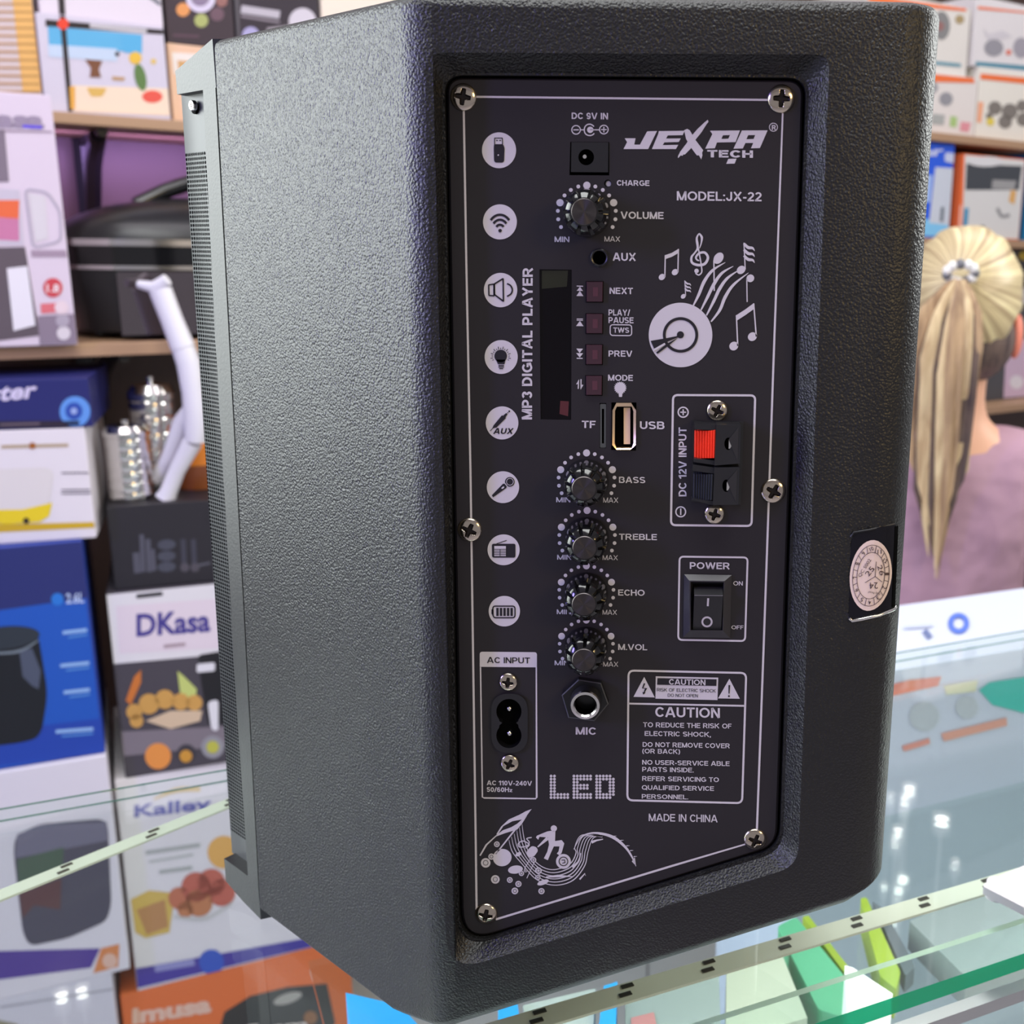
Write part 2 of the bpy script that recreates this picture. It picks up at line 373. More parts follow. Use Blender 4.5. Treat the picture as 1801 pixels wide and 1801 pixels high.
# ================================================================ THE SPEAKER
ZC = CAM.z
SPK = thing('portable_speaker', (-0.05, 0.05, 1.0), 'black wedge shaped loudspeaker standing on the glass counter with its printed control panel facing out', 'speaker')
def pan(x, y, lift=0): return atY(x, y, -0.00012*lift)
def plen(x, y): return (atY(x+1, y)-atY(x, y)).length        # size of a picture pixel on the panel, in metres

# ---- cabinet
YB = -0.008                                                  # plane of the cabinet's back, the panel lies at y = 0
ANG = R_(49); FD = Vector((-math.sin(ANG), math.cos(ANG), 0)); FN = Vector((-math.cos(ANG), -math.sin(ANG), 0))
ZT = ZC+0.0745; SEAM = 0.124
def seam_s(z): return 0.1187+0.0107*(1.3673-z)/0.3686
def v0(z): return Vector((-0.0747-0.0026*(ZC+0.0715-z)/0.3425, YB, z))
def zbot(P, col):
    back = ZC-0.2862+0.373*(P.x+0.0747)
    if col[0] == 'flare': return max(1.0005, min(back, ZC-0.2862-0.0098*min(1, col[1]/0.05)))
    return max(1.0005, back)
cols = []
for s_ in (SEAM, 0.09, 0.05, 0.03, 0.015): cols.append(('flare', s_))
for k in range(9): cols.append(('arcL', k/8))
for x in (-0.03, 0.02, 0.05): cols.append(('back', x))
for k in range(11): cols.append(('arcR', k/10))
for y in (0.025, 0.045, 0.061, 0.0755): cols.append(('right', y))
RL = 0.0165
RR = 0.0150; XR = 0.0866
FLT = R_(90)-ANG; tl = RL*math.tan(FLT/2)                       # angle between the flared side and the back
def prof2(c, z):
    V = v0(z)
    if c[0] == 'flare': return V+FD*(seam_s(z)-0.0005 if c[1] > 0.1 else c[1])
    if c[0] == 'arcL':
        th = FLT*(1-c[1]); return V+Vector((tl, RL, 0))+Vector((-math.sin(th), -math.cos(th), 0))*RL
    if c[0] == 'back': return Vector((c[1], YB, z))
    if c[0] == 'arcR':
        a = c[1]*math.pi/2; return Vector((XR-RR+RR*math.sin(a), YB+RR-RR*math.cos(a), z))
    return Vector((XR, c[1], z))
def normals(P):
    out = []
    for i in range(len(P)):
        a = P[max(0, i-1)]; b = P[min(len(P)-1, i+1)]; t = (b-a); t.z = 0; t.normalize(); out.append(Vector((t.y, -t.x, 0)))
    return out
body = MB()
ptop = [prof2(c, ZT) for c in cols]; pb = [prof2(c, zbot(prof2(c, 1.05), c)) for c in cols]
pb = [Vector((p.x, p.y, zbot(p, c))) for p, c in zip(pb, cols)]
nt_, nb_ = normals(ptop), normals(pb)
rings = []
def ringrow(top, inset, dz):
    src, nn = (ptop, nt_) if top else (pb, nb_)
    return [p-n*inset+Vector((0, 0, -dz if top else dz)) for p, n in zip(src, nn)]
for a in (0, 30, 60, 90): rings.append(ringrow(True, 0.0035*(1-math.sin(R_(a))), 0.0035*(1-math.cos(R_(a)))))
for i_, dz_ in ((0, 0.0065), (0.0006, 0.0052), (0.0052, 0.0005), (0.0066, 0.0)): rings.append(ringrow(False, i_, dz_))
NC = len(cols)
i0 = [i for i, c in enumerate(cols) if c[0] == 'arcL'][-1]; i1 = [i for i, c in enumerate(cols) if c[0] == 'arcR'][0]
vs = [p for r in rings for p in r]; fs = []
for r in range(len(rings)-1):
    for i in range(NC-1):
        if r == 3 and i0 <= i < i1: continue                  # the flat back has the recess
        fs.append((r*NC+i, r*NC+i+1, (r+1)*NC+i+1, (r+1)*NC+i))
body.add(vs, fs, PEB)
body.poly([rings[0]], PEB); body.poly([rings[-1]], PEB)
# recess: outer outline on the back plane, inner outline round the panel
PANPX = [(785.5, 136), (1413.5, 141), (1366.5, 1488.5), (812.5, 1660)]; PANR = [30, 30, 32, 62]
panel_px = rpoly(PANPX, PANR, 8)
gap_px = rpoly([(781.5, 132), (1418.5, 136.5), (1371.5, 1492.5), (808, 1666.5)], [34, 34, 36, 66], 8)
rim_px = rpoly([(777, 128), (1424, 132), (1376.5, 1497), (803, 1672)], [36, 36, 38, 68], 8)
out_px = rpoly([(747, 92), (1459, 96), (1403.5, 1523), (786, 1711)], [34, 26, 36, 70], 8)
outer = [atY(x, y, YB) for x, y in out_px]
rim = [atY(x, y, -0.0012) for x, y in rim_px]; gap0 = [atY(x, y, -0.0012) for x, y in gap_px]; gap1 = [p+Vector((0, 0.0035, 0)) for p in gap0]
lp = [rings[3][i] for i in range(i0, i1+1)]+[rings[4][i] for i in range(i1, i0-1, -1)]
body.poly([lp, outer], PEB); body.wall(outer, rim, PEB); body.wall(rim, gap0, PEB); body.wall(gap0, gap1, PEB); body.poly([gap1], VOID)
CAB = body.build('cabinet_body', SPK, smooth=38)
from mathutils.bvhtree import BVHTree
_b = MB(); _b.v = body.v; _bv = BVHTree.FromPolygons([tuple(v) for v in body.v], [list(f) for f in body.f])
def onbody(x, y, lift=1):
    d = ray(x, y).normalized(); h = _bv.ray_cast(CAM, d)
    if h[0] is None: return atY(x, y, 0.004)
    n = h[1] if h[1].dot(d) < 0 else -h[1]
    return h[0]+n*0.00018*lift

# ---- front bezel, lower and upper corner caps, grille
P0 = v0(ZC-0.11); FNT = FD.cross(v0(ZT)-v0(1.0)).normalized(); FNT = -FNT if FNT.y > 0 else FNT      # the flared side leans a little
def flp(x, y, inset=0.0): return onpl(x, y, P0-FN*inset, FNT)
def fls(s_, z, inset=0.0): return v0(z)+FD*s_-FN*inset
def sof(p): return (p-v0(p.z)).dot(FD)
bz = MB()
seam_top = flp(376, 84); seam_bot = flp(459, 1624)
st = sof(seam_top); sb = sof(seam_bot)
XF = 0.118                                                     # front of the grille
def cap(s_list, ztop, zb_, m):
    """corner cap that runs round the front: footprint from the seam along the flare, across the front and back"""
    foot = [fls(s, ztop[0]) for s in s_list]+[Vector((-0.176, XF+0.010, 0)), Vector((-0.10, XF+0.016, 0)), Vector((0.06, XF+0.010, 0)), Vector((XR, XF-0.006, 0)), Vector((XR, 0.0765, 0))]
    T = [Vector((p.x, p.y, z)) for p, z in zip(foot, ztop)]; B = [Vector((p.x, p.y, z)) for p, z in zip(foot, zb_)]
    bz.poly([T], m); bz.poly([B], m); bz.wall(T, B, m)
q_ = flp(308, 125); so = sof(q_)
zo = q_.z; zu = flp(311, 166).z; zi = flp(356.5, 144).z
cap([seam_s(1.36)+.0004, so], [ZT, zo, zo-.004, zo-.003, zo-.002, zo, ZT], [zu]*7, BEZ)
ql = flp(394, 1510); sl_ = sof(ql)
zl = ql.z
zz_ = [zl+(zu-zl)*t_/4 for t_ in range(5)]
inner = [flp(*q) for q in ((436, 1540), (416, 1250), (391, 800), (367, 400), (356.5, 150))]
def inner_s(z):
    for a_, b_ in zip(inner, inner[1:]):
        if z <= b_.z or b_ is inner[-1]: return sof(a_)+(sof(b_)-sof(a_))*(z-a_.z)/(b_.z-a_.z)
fr_ = [fls(seam_s(z)+.0004, z) for z in zz_]+[fls(inner_s(z), z) for z in zz_[::-1]]
bz.prism(fr_, [p-FN*0.012 for p in fr_], BEZ)
zl2 = flp(397, 1550).z
def heel(x): return ZC-0.2862+0.373*(x+0.0747)
BL_ = [1.0006, 1.003, zl2, zl2]+[heel(x) for x in (-0.10, 0.06, XR, XR)]
TL_ = [zl]*4+[max(zl, heel(x)+0.026) for x in (-0.10, 0.06, XR, XR)]
cap([seam_s(1.01)+.0004, (sb+sl_)/2, sl_], TL_, [max(1.0006, b_) for b_ in BL_], BEZ)
BEZO = bz.build('front_bezel', SPK, smooth=30)

def grille_mat():
    m = mat('perforated_grille_metal', (48, 50, 51), 0.42, 0.0, 0.5); nt = m.node_tree; b = nt.nodes['Principled BSDF']
    uv = nt.nodes.new('ShaderNodeUVMap'); sep = nt.nodes.new('ShaderNodeSeparateXYZ'); nt.links.new(uv.outputs[0], sep.inputs[0])
    def M(op, a, b_=None):
        n = nt.nodes.new('ShaderNodeMath'); n.operation = op
        for i, q in enumerate((a, b_)):
            if q is None: continue
            if isinstance(q, (int, float)): n.inputs[i].default_value = q
            else: nt.links.new(q, n.inputs[i])
        return n.outputs[0]
    px, pz = 0.00165, 0.00170
    def dots(ou, ov):
        u = M('SUBTRACT', M('FRACT', M('ADD', M('DIVIDE', sep.outputs[0], px), ou)), 0.5); v = M('SUBTRACT', M('FRACT', M('ADD', M('DIVIDE', sep.outputs[1], pz), ov)), 0.5)
        return M('LESS_THAN', M('SQRT', M('ADD', M('MULTIPLY', u, u), M('MULTIPLY', v, v))), 0.40)
    h = dots(0, 0)
    # holes only between the plain ends of the metal
    inside = M('MULTIPLY', M('GREATER_THAN', sep.outputs[1], 0.012), M('LESS_THAN', sep.outputs[1], GH-0.022))
    h = M('MULTIPLY', h, inside)
    mx = nt.nodes.new('ShaderNodeMix'); mx.data_type = 'RGBA'; nt.links.new(h, mx.inputs[0])
    mx.inputs[6].default_value = rgb((48, 50, 51)); mx.inputs[7].default_value = rgb((5, 5, 6)); nt.links.new(mx.outputs[2], b.inputs['Base Color'])
    sp = M('MULTIPLY', M('SUBTRACT', 1.0, h), 0.5); nt.links.new(sp, b.inputs['Specular IOR Level'])
    return m
gz0, gz1 = zl-0.001, zu+0.001; GH = gz1-gz0
gsl = sum(sof(flp(*p, 0.005)) for p in ((320, 187), (332, 425), (357, 825), (382, 1225), (397, 1487)))/5
gpt = [flp(*p, 0.005) for p in ((319, 187), (397, 1487))]
def gs(z): return sof(gpt[0])+(sof(gpt[1])-sof(gpt[0]))*(z-gpt[0].z)/(gpt[1].z-gpt[0].z)
gl_ = [fls(0.118, ZC-.1, .005), fls(0.140, ZC-.1, .005), fls(gsl-.003, ZC-.1, .005), fls(gsl, ZC-.1, .0065)]
def gshift(i, z): return FD*(gs(z)-gsl) if i > 1 else Vector((0, 0, 0))
c3 = gl_[-1]
for k in range(1, 13):
    t = k/12; gl_.append(Vector((c3.x+(XR-0.004-c3.x)*t, c3.y+(XF-0.014-c3.y)*min(1, t*4)+0.016*math.sin(math.pi*min(1, t*1.0)), 0)))
g = MB(); n_ = len(gl_)
g.add([Vector((p.x, p.y, max(gz0, heel(p.x)+0.022) if z == gz0 else z))+(gshift(i_, z) if i_ < 4 else Vector((0, 0, 0))) for z in (gz0, gz1) for i_, p in enumerate(gl_)], [(i, i+1, n_+i+1, n_+i) for i in range(n_-1)], grille_mat())
GR = g.build('grille', SPK, smooth=40)
uvl = GR.data.uv_layers.new(name='UVMap'); acc = [0.0]
for i in range(1, n_): acc.append(acc[-1]+(gl_[i]-gl_[i-1]).length)
org_ = parent_origin(SPK)
for lpn in GR.data.loops:
    co = GR.data.vertices[lpn.vertex_index].co+org_
    k = min(range(n_), key=lambda i: (gl_[i].x-co.x)**2+(gl_[i].y-co.y)**2)
    uvl.data[lpn.index].uv = (acc[k], co.z-gz0)
for (x, y) in ((343, 186), (421, 1524)):                        # grille screws
    p = flp(x, y, 0.0035); mm = Matrix.Translation(p) @ Vector((0, 0, 1)).rotation_difference(FN).to_matrix().to_4x4()
    b = MB(); b.lathe([(0.0020, 0), (0.0020, 0.0012), (0.0017, 0.0016), (0.0009, 0.0016), (0.0009, 0.0006)], CHROME, mm, 20)
    b.lathe([(0.0022, -0.004), (0.0022, 0.0002)], VOID, mm @ Matrix.Translation((-0.0012, 0, 0)), 16)
    b.build('grille_screw', SPK, smooth=40)

b = MB(); hz = heel(0.045)+0.004; b.lathe([(0.008, 0.0005), (0.009, 0.004), (0.009, hz-1.0)], SATBLK, Matrix.Translation((0.045, 0.112, 1.0)), 20); b.build('rubber_foot', SPK, smooth=40)
# ---- label and inspection sticker on the right edge
lb = MB()
lq = [(1500.5, 934), (1573, 921), (1569, 1076), (1494, 1096)]
lpx = rpoly([(1497.5, 935), (1575.5, 922.5), (1571, 1070), (1492.5, 1091)], [7, 2, 3, 6], 4)
def grid_print(mb, loop, m, lift, nx=14):
    """fills a picture outline with a grid that follows the curved corner"""
    xs = [p[0] for p in loop]; x0, x1 = min(xs), max(xs); k = len(loop)
    def span(x):
        ys = []
        for i in range(k):
            a, b = loop[i], loop[(i+1) % k]
            if (a[0]-x)*(b[0]-x) <= 0 and a[0] != b[0]: ys.append(a[1]+(b[1]-a[1])*(x-a[0])/(b[0]-a[0]))
        return min(ys), max(ys)
    rows = 6; V = []
    for i in range(nx+1):
        x = x0+(x1-x0)*(0.001+0.998*(0.5-0.5*math.cos(math.pi*i/nx))); a, b = span(x)
        for j in range(rows+1): V.append(onbody(x, a+(b-a)*j/rows, lift))
    F = [(i*(rows+1)+j, (i+1)*(rows+1)+j, (i+1)*(rows+1)+j+1, i*(rows+1)+j+1) for i in range(nx) for j in range(rows)]
    mb.add(V, F, m)
grid_print(lb, lpx, mat('label_black_film', (20, 19, 26), 0.22, 0, 0.25), 1.0)
grid_print(lb, [(1572.5, 926), (1578.5, 924), (1573.5, 1064), (1567.5, 1068)], VOID, 1.8, 4)
PLATE = lb.build('side_label_plate', SPK, smooth=40)
rb = MB(); tb = [onbody(x, y, 3) for x, y in ((1493, 1086), (1498, 1091), (1515, 1088), (1545, 1081), (1570, 1071), (1573, 1066))]
rb.tube(tb, 0.0006, CHROME, 8); rb.build('label_rim', SPK, smooth=60); rb = MB(); rb.tube([onbody(x, y, 2) for x, y in ((1496, 944), (1501, 936), (1530, 931), (1572, 921))], 0.00035, SATBLK, 8)
rb.build('label_rim', SPK, smooth=60)
sk = MB()
stk = [(x, y) for x, y in ell(1530.5, 1011.5, 36.2, 62.5, 6, 44)]
grid_print(sk, stk, CREAM, 2.2, 18)
K = Ink(sk, lambda x, y, l: onbody(x, y, 2.6+l))
def se(f, a): a = R_(a); u = 36.2*f*math.cos(a); v = 62.5*f*math.sin(a); c, s_ = math.cos(R_(6)), math.sin(R_(6)); return (1530.5+1.5*(1-f)*0+u*c-v*s_, 1011.5+u*s_+v*c)
for f in (0.86, 0.655): K.line([se(f, a) for a in range(0, 360, 8)], 1.0, BROWNINK, closed=True)
for a in range(0, 360, 30): K.line([se(0.66, a+8), se(0.855, a+8)], 0.9, BROWNINK)
for i, a in enumerate(range(0, 360, 30)):
    n_lbl = ['1', '2', '3', '4', '5', '6', '7', '8', '9', '10', '11', '12'][i]
    p = se(0.755, a-7); K.rtext(n_lbl, p[0], p[1], 4.5 if len(n_lbl) < 2 else 7, 7, 90+a*0.9, BROWNINK, bold=0.01)
cx0, cy0 = 1538, 1013
for q in ((1540, 987), (1521, 1024), (1550, 1023)): K.line([(cx0, cy0), q], 1.0, BROWNINK)
K.rtext('25', 1529, 1004, 17, 9, -52, BROWNINK); K.rtext('26', 1548, 1002, 18, 8, 72, BROWNINK); K.rtext('24', 1535.5, 1029, 14, 11, 178, BROWNINK)
K.rtext('QC S002', 1520, 998, 36, 5.5, -58, BROWNINK); K.rtext('Poly Proof', 1536, 1042, 20, 4, 190, BROWNINK)
sk.build('inspection_sticker', SPK)

# ---- control panel with its printing
pn = MB()
face = [pan(*p) for p in panel_px]
def hole(px, depth, m_side, m_bot, mb=None):
    a = [pan(*p) for p in px]; b = [p+Vector((0, depth, 0)) for p in a]
    (mb or pn).wall(a, b, m_side); (mb or pn).poly([b], m_bot); return a
disp_px = [(948.8, 473.6), (1005.4, 474.2), (1004.4, 738.6), (950.8, 737.6)]
usb_px = [(1075.2, 707.6), (1119.4, 707.8), (1118.6, 792.6), (1075, 791.6)]
tf_px = [(1054.6, 709), (1066.4, 709), (1066, 788.6), (1054.6, 788.2)]
dcj_px = [(1003, 249.5), (1071.5, 250), (1071.5, 308.5), (1001.5, 308)]
aux_px = ell(1054.4, 453.2, 13.6, 13.9, 0, 28); led_px = ell(1069, 322.8, 6.5, 7, 0, 20)
inlet_px = rpoly([(870, 1226), (922, 1226), (922, 1318), (870, 1318)], 25, 8)
edge = [Vector((p.x, 0.0012, p.z)) for p in [pan(*q) for q in panel_px]]
holes_ = [[pan(*p) for p in h] for h in (disp_px, usb_px, tf_px, dcj_px, aux_px, led_px, inlet_px)]
def inset_px(pts, d):
    c = Vector((sum(p[0] for p in pts)/len(pts), sum(p[1] for p in pts)/len(pts))); out = []
    for i, p in enumerate(pts):
        a = Vector(pts[i-1]); b = Vector(pts[(i+1) % len(pts)]); t = (b-a).normalized(); nn = Vector((-t.y, t.x))
        if nn.dot(c-Vector(p)) < 0: nn = -nn
        q = Vector(p)+nn*d; out.append((q.x, q.y))
    return out
finer = [pan(*p) for p in inset_px(panel_px, 4.0)]
pn.poly([finer]+holes_, PANEL); pn.wall(finer, [p+Vector((0, 0.0008, 0)) for p in face], PANEL); pn.wall([p+Vector((0, 0.0008, 0)) for p in face], [p+Vector((0, 0.0022, 0)) for p in face], PANEL)
for h, dp, mb_ in ((disp_px, 0.0008, VOID), (usb_px, 0.006, VOID), (tf_px, 0.006, VOID), (dcj_px, 0.0095, VOID), (aux_px, 0.010, VOID), (led_px, 0.003, VOID), (inlet_px, 0.0105, VOID)):
    hole(h, dp, SATBLK, mb_)
k = Ink(pn, pan, True); I = INK; D = BLKINK
A_, B_, C_, D_, E_, G_, H_, I_, J_ = (740, 80, 4.5025), (1080, 120, 4.5025), (800, 440, 4.5025), (1090, 390, 5.1457), (1120, 650, 5.628), (800, 760, 4.5025), (800, 1080, 4.5025), (1080, 1140, 6.0033), (800, 1380, 4.7395)
P_ = (1180, 960, 10.006); PX = (0, 0, 1)
# border
k.fr(*PX); k.line([(815.2, 170), (1377.5, 176), (1360.3, 640), (1349, 970), (1343, 1140), (1330.5, 1479), (1180, 1523.5), (872, 1617)], 3.6, I); k.line([(838.3, 1602), (836.7, 1480), (832, 1150), (827.5, 830), (820.5, 480), (815.2, 168.4)], 3.6, I)
# power-in legend
k.fr(*A_); k.text('DC 9V IN', 1195, 1483, 531, 582, I)
k.hoop(1230, 668, 34, 8, I); k.line([(1208, 668), (1252, 668)], 9, I); k.line([(1266, 668), (1298, 668)], 8, I)
k.line([(1372, 642), (1358, 630), (1338, 623), (1316, 628), (1300, 645), (1295, 668), (1300, 692), (1316, 708), (1340, 713), (1360, 708), (1374, 696)], 9, I, sm=True)
k.circ(1342, 668, 25, I); k.line([(1340, 668), (1412, 668)], 8, I); k.hoop(1450, 666, 34, 8, I); k.line([(1428, 666), (1472, 666)], 8, I); k.line([(1450, 644), (1450, 688)], 8, I)
k.text('MIN', 1060, 1177, 1512, 1556, I, bold=0.012); k.text('MAX', 1455, 1578, 1511, 1552, I, bold=0.0); k.text('AUX', 1520, 1703, 1642, 1704, I)
k.fr(*B_); k.text('CHARGE', 22, 280, 886, 929, I); k.text('VOLUME', 52, 392, 1135, 1191, I); k.text('MODEL:JX-22', 497, 1168, 974, 1046, I, bold=0.018)
# logo
k.poly([(85, 555), (170, 555), (160, 605), (205, 605), (262, 500), (340, 497), (270, 640), (75, 640), (103, 585)], I)
k.poly([(355, 498), (560, 495), (543, 530), (425, 532), (412, 557), (528, 556), (512, 584), (398, 587), (385, 609), (508, 607), (490, 640), (300, 640), (350, 520)], I)
k.poly([(742, 408), (748, 425), (735, 440), (690, 510), (640, 572), (606, 638), (560, 684), (548, 683), (543, 694), (528, 690), (507, 712), (505, 700), (523, 662), (570, 600), (606, 545), (660, 482), (715, 430)], I)
k.poly([(555, 490), (580, 480), (600, 492), (640, 562), (706, 650), (697, 668), (700, 690), (690, 722), (672, 690), (655, 690), (612, 632), (570, 560)], I, lift=1.3)
k.poly([(760, 495), (997, 493), (962, 585), (815, 588), (798, 634), (722, 637), (778, 522)], I, holes=[[(862, 531), (918, 529), (905, 558), (850, 560)]])
k.poly([(1012, 493), (1216, 492), (1155, 632), (1084, 634), (1102, 592), (1040, 592), (1020, 635), (946, 637)], I, holes=[[(1062, 530), (1118, 529), (1105, 560), (1048, 562)]])
k.hoop(1262, 467, 32, 6, I); k.text('R', 1249, 1281, 450, 488, I, bold=0.03)
k.text('TECH', 738, 1100, 647, 705, I, bold=0.04); k.poly([(905, 718), (970, 716), (955, 755), (888, 757)], I)
# music emblem
k.fr(*D_); k.circ(550, 1025, 288, I, 1, 292, n=72); k.hoop(550, 1024, 147, 26, D, 2, 148, n=56); k.circ(549, 1023, 32, D, 2)
k.poly([(280, 1078), (420, 1054), (530, 1032), (538, 1042), (440, 1082), (312, 1150)], D, 2.4); k.poly([(328, 1184), (342, 1196), (446, 1118), (530, 1048), (420, 1108)], D, 2.4)
k.line([(300, 1166), (410, 1104)], 18, I, 2.8)
for pts in ([(665, 760), (715, 660), (765, 540), (840, 440), (955, 368)], [(735, 800), (795, 680), (855, 560), (925, 465), (1028, 402)], [(785, 848), (850, 720), (905, 605), (975, 510), (1078, 438)], [(826, 905), (905, 800), (955, 680), (1030, 570), (1165, 462)]):
    k.line(pts, [12, 26, 30, 24, 4], I, 1.2, sm=True)
k.circ(894, 330, 40, I, 1.2, 56, 35); k.line([(852, 350), (855, 626)], 12, I, 1.3)
def note1(hx, hy, rx, ry, top, stem_dx, wave, n, wdt):
    k.circ(hx, hy, rx, I, 1.2, ry, -40); k.line([(hx+rx*0.9, hy-4), (hx+rx*0.9+stem_dx, top)], wdt, I, 1.2)
    for i in range(n):
        y = top+8+i*wave*0.5; x = hx+rx*0.9+stem_dx
        k.line([(x, y), (x+wave*0.35, y+wave*0.32), (x+wave*0.72, y+wave*0.38), (x+wave*0.9, y+wave*0.62)], [wave*0.2, wave*0.26, wave*0.2, 2], I, 1.4, sm=True)
note1(1098, 436, 42, 34, 190, -12, 108, 3, 10); note1(575, 675, 24, 19, 532, -8, 62, 3, 8)
def beam(h1, h2, t1, t2, rx, ry, w, bh):
    k.circ(*h1, rx, I, 1.2, ry, -40); k.circ(*h2, rx, I, 1.2, ry, -40)
    k.line([(t1[0], t1[1]), (h1[0]+rx*0.85, h1[1])], w, I, 1.2); k.line([(t2[0], t2[1]), (h2[0]+rx*0.85, h2[1])], w, I, 1.2)
    k.poly([t1, ((t1[0]+t2[0])/2, (t1[1]*0.42+t2[1]*0.58)+12), t2, (t2[0]+2, t2[1]+bh), ((t1[0]+t2[0])/2, (t1[1]*0.42+t2[1]*0.58)+12+bh), (t1[0], t1[1]+bh)], I, 1.3)
beam((382, 500), (500, 456), (412, 302), (531, 246), 31, 26, 11, 36); beam((1032, 1125), (1200, 1040), (1056, 845), (1212, 738), 42, 38, 12, 52)
k.circ(1182, 512, 36, I, 1.2, 34, -40); k.line([(1150, 520), (1153, 726)], 10, I, 1.2)
k.line([(722, 250), (750, 300), (752, 180), (718, 105), (697, 150), (705, 235), (680, 280), (650, 320), (655, 370), (710, 392), (770, 380), (798, 325), (770, 280), (720, 285), (690, 320), (700, 345), (720, 352)][3:], [9, 22, 14, 20, 24, 24, 22, 20, 16, 10], I, 1.3, sm=True)
k.line([(718, 105), (742, 140), (738, 190), (722, 240)], [12, 22, 12, 8], I, 1.3, sm=True)
k.line([(706, 215), (722, 300), (738, 395), (742, 455), (715, 482), (685, 465)], 12, I, 1.4, sm=True); k.circ(695, 445, 20, I, 1.3)
# round badges of the left column
k.fr(*A_); k.circ(620, 830, 135, I, 1, 142, n=56)
k.frame([(585, 733), (646, 733), (648, 785), (585, 785)], 2, 7, D, 2); k.line([(597, 752), (610, 752)], 8, D, 2); k.line([(622, 752), (635, 752)], 8, D, 2)
k.poly(rpoly([(580, 786), (655, 786), (664, 815), (660, 915), (650, 927), (592, 927), (581, 915), (578, 815)], 8), D, 2); k.circ(614, 868, 6, I, 3)
k.circ(627, 1397, 134, I, 1, 139, n=56)
for r, s_ in ((118, 96), (82, 67), (46, 37)):
    k.line([(627+r*math.sin(a)*0.98*0.85, 1470-r*1.12*math.cos(a)*0.98-0) for a in [R_(t) for t in range(-48, 49, 8)]], 19, D, 2, sm=True)
k.circ(628, 1466, 14, D, 2)
k.fr(*C_); k.circ(362, 316, 132, I, 1, 136, n=56)
k.frame([(268, 275), (310, 268), (310, 362), (270, 358)], 4, 11, D, 2); k.frame([(312, 268), (382, 225), (385, 405), (314, 352)], 6, 12, D, 2)
k.line([(413, 265), (440, 280), (455, 312), (445, 345), (413, 366)], 12, D, 2, sm=True)
k.circ(367, 846, 131, I, 1, 134, n=56); k.circ(363, 838, 50, D, 2); k.poly([(325, 866), (401, 866), (393, 903), (342, 903)], D, 2)
for y, w in ((913, 22), (925, 22), (938, 15)): k.line([(367-w, y), (367+w, y)], 8, D, 2)
for i in range(17):
    a = R_(-205+i*14.4); r1 = 76 if i % 2 else 66; k.line([(363+58*math.cos(a)*1.05, 842+58*math.sin(a)), (363+r1*1.08*math.cos(a), 842+r1*math.sin(a)*1.05)], 5, D, 2)
k.circ(374, 1368, 129, I, 1, 131, n=56)
k.poly([(296, 1412), (306, 1388), (372, 1308), (394, 1314), (404, 1330), (330, 1404)], D, 2); k.line([(280, 1432), (300, 1410)], 5, D, 2); k.line([(392, 1316), (412, 1294)], [24, 14], D, 2)
k.line([(417, 1290), (422, 1285)], 9, D, 2); k.circ(431, 1276, 7, D, 2); k.text('AUX', 303, 455, 1410, 1455, D, 2, sl=0, shear=0.25, bold=0.03)
k.vtext('MP3 DIGITAL PLAYER', 536, 617, 140, 1341, I, bold=0.03, lean=-6)
k.line([(965, 284), (1015, 286)], 8, I); k.poly([(990, 290), (965, 322), (1015, 323)], I); k.poly([(990, 322), (962, 363), (1018, 364)], I)
k.line([(965, 544), (1014, 545)], 6, I); k.line([(965, 555), (1014, 556)], 6, I); k.poly([(990, 560), (960, 601), (1019, 602)], I)
k.poly([(962, 779), (1015, 780), (988, 815)], I); k.poly([(961, 815), (1016, 816), (989, 850)], I); k.line([(965, 856), (1012, 857)], 8, I)
k.line([(980, 1032), (977, 1098)], 9, I); k.poly([(984, 1022), (984, 1060), (960, 1062)], I); k.line([(999, 1022), (999, 1095)], 9, I); k.poly([(996, 1105), (994, 1066), (1018, 1066)], I)
k.text('NEXT', 1225, 1410, 296, 346, I); k.text('PLAY/', 1217, 1388, 469, 517, I); k.text('PAUSE', 1217, 1415, 530, 577, I); k.frame([(1230, 590), (1400, 592), (1400, 677), (1230, 675)], 24, 8, I); k.text('TWS', 1255, 1380, 612, 653, I)
k.text('PREV', 1217, 1405, 794, 842, I); k.text('MODE', 1213, 1410, 986, 1033, I)
k.poly([(1310+(52 if i % 2 else 41)*math.cos(R_(i*9)), 1090+(52 if i % 2 else 41)*math.sin(R_(i*9))) for i in range(40)], I); k.poly([(1294, 1120), (1328, 1120), (1324, 1162), (1300, 1162)], I, 1.2)
k.text('TF', 1005, 1115, 1350, 1408, I); k.text('USB', 1465, 1660, 1355, 1416, I)
k.fr(*G_); k.circ(381, 436, 128, I, 1, 126, n=56); k.circ(435, 394, 38, D, 2); k.hoop(436, 393, 27, 4, I, 3); k.poly([(293, 500), (303, 516), (408, 442), (410, 430), (392, 408), (380, 410)], D, 2); k.circ(380, 440, 13, I, 3, 7, -35); k.line([(395, 402), (416, 430)], 6, I, 3)
k.circ(386, 932, 127, I, 1, 122, n=56); k.poly(rpoly([(293, 884), (480, 884), (480, 994), (295, 994)], 16), D, 2); k.rect(312, 902, 404, 982, I, 3)
for y in (928, 942, 956, 970): k.line([(312, y), (404, y)], 5, D, 4)
k.line([(358, 928), (358, 982)], 4, D, 4); k.line([(330, 884), (410, 858)], 6, D, 2)
k.circ(392, 1418, 124, I, 1, 121, n=56); k.frame([(300, 1378), (476, 1378), (476, 1470), (304, 1470)], 22, 10, D, 2); k.poly(rpoly([(302, 1398), (290, 1405), (290, 1440), (302, 1450)], 4), D, 2)
for i in range(5): k.rect(328+i*28, 1392, 347+i*28, 1456, D, 2)
for t, x0, x1, y0, y1 in (('BASS', 1300, 1508, 353, 402), ('TREBLE', 1300, 1600, 804, 852), ('ECHO', 1293, 1503, 1246, 1294)): k.text(t, x0, x1, y0, y1, I, bold=0.018)
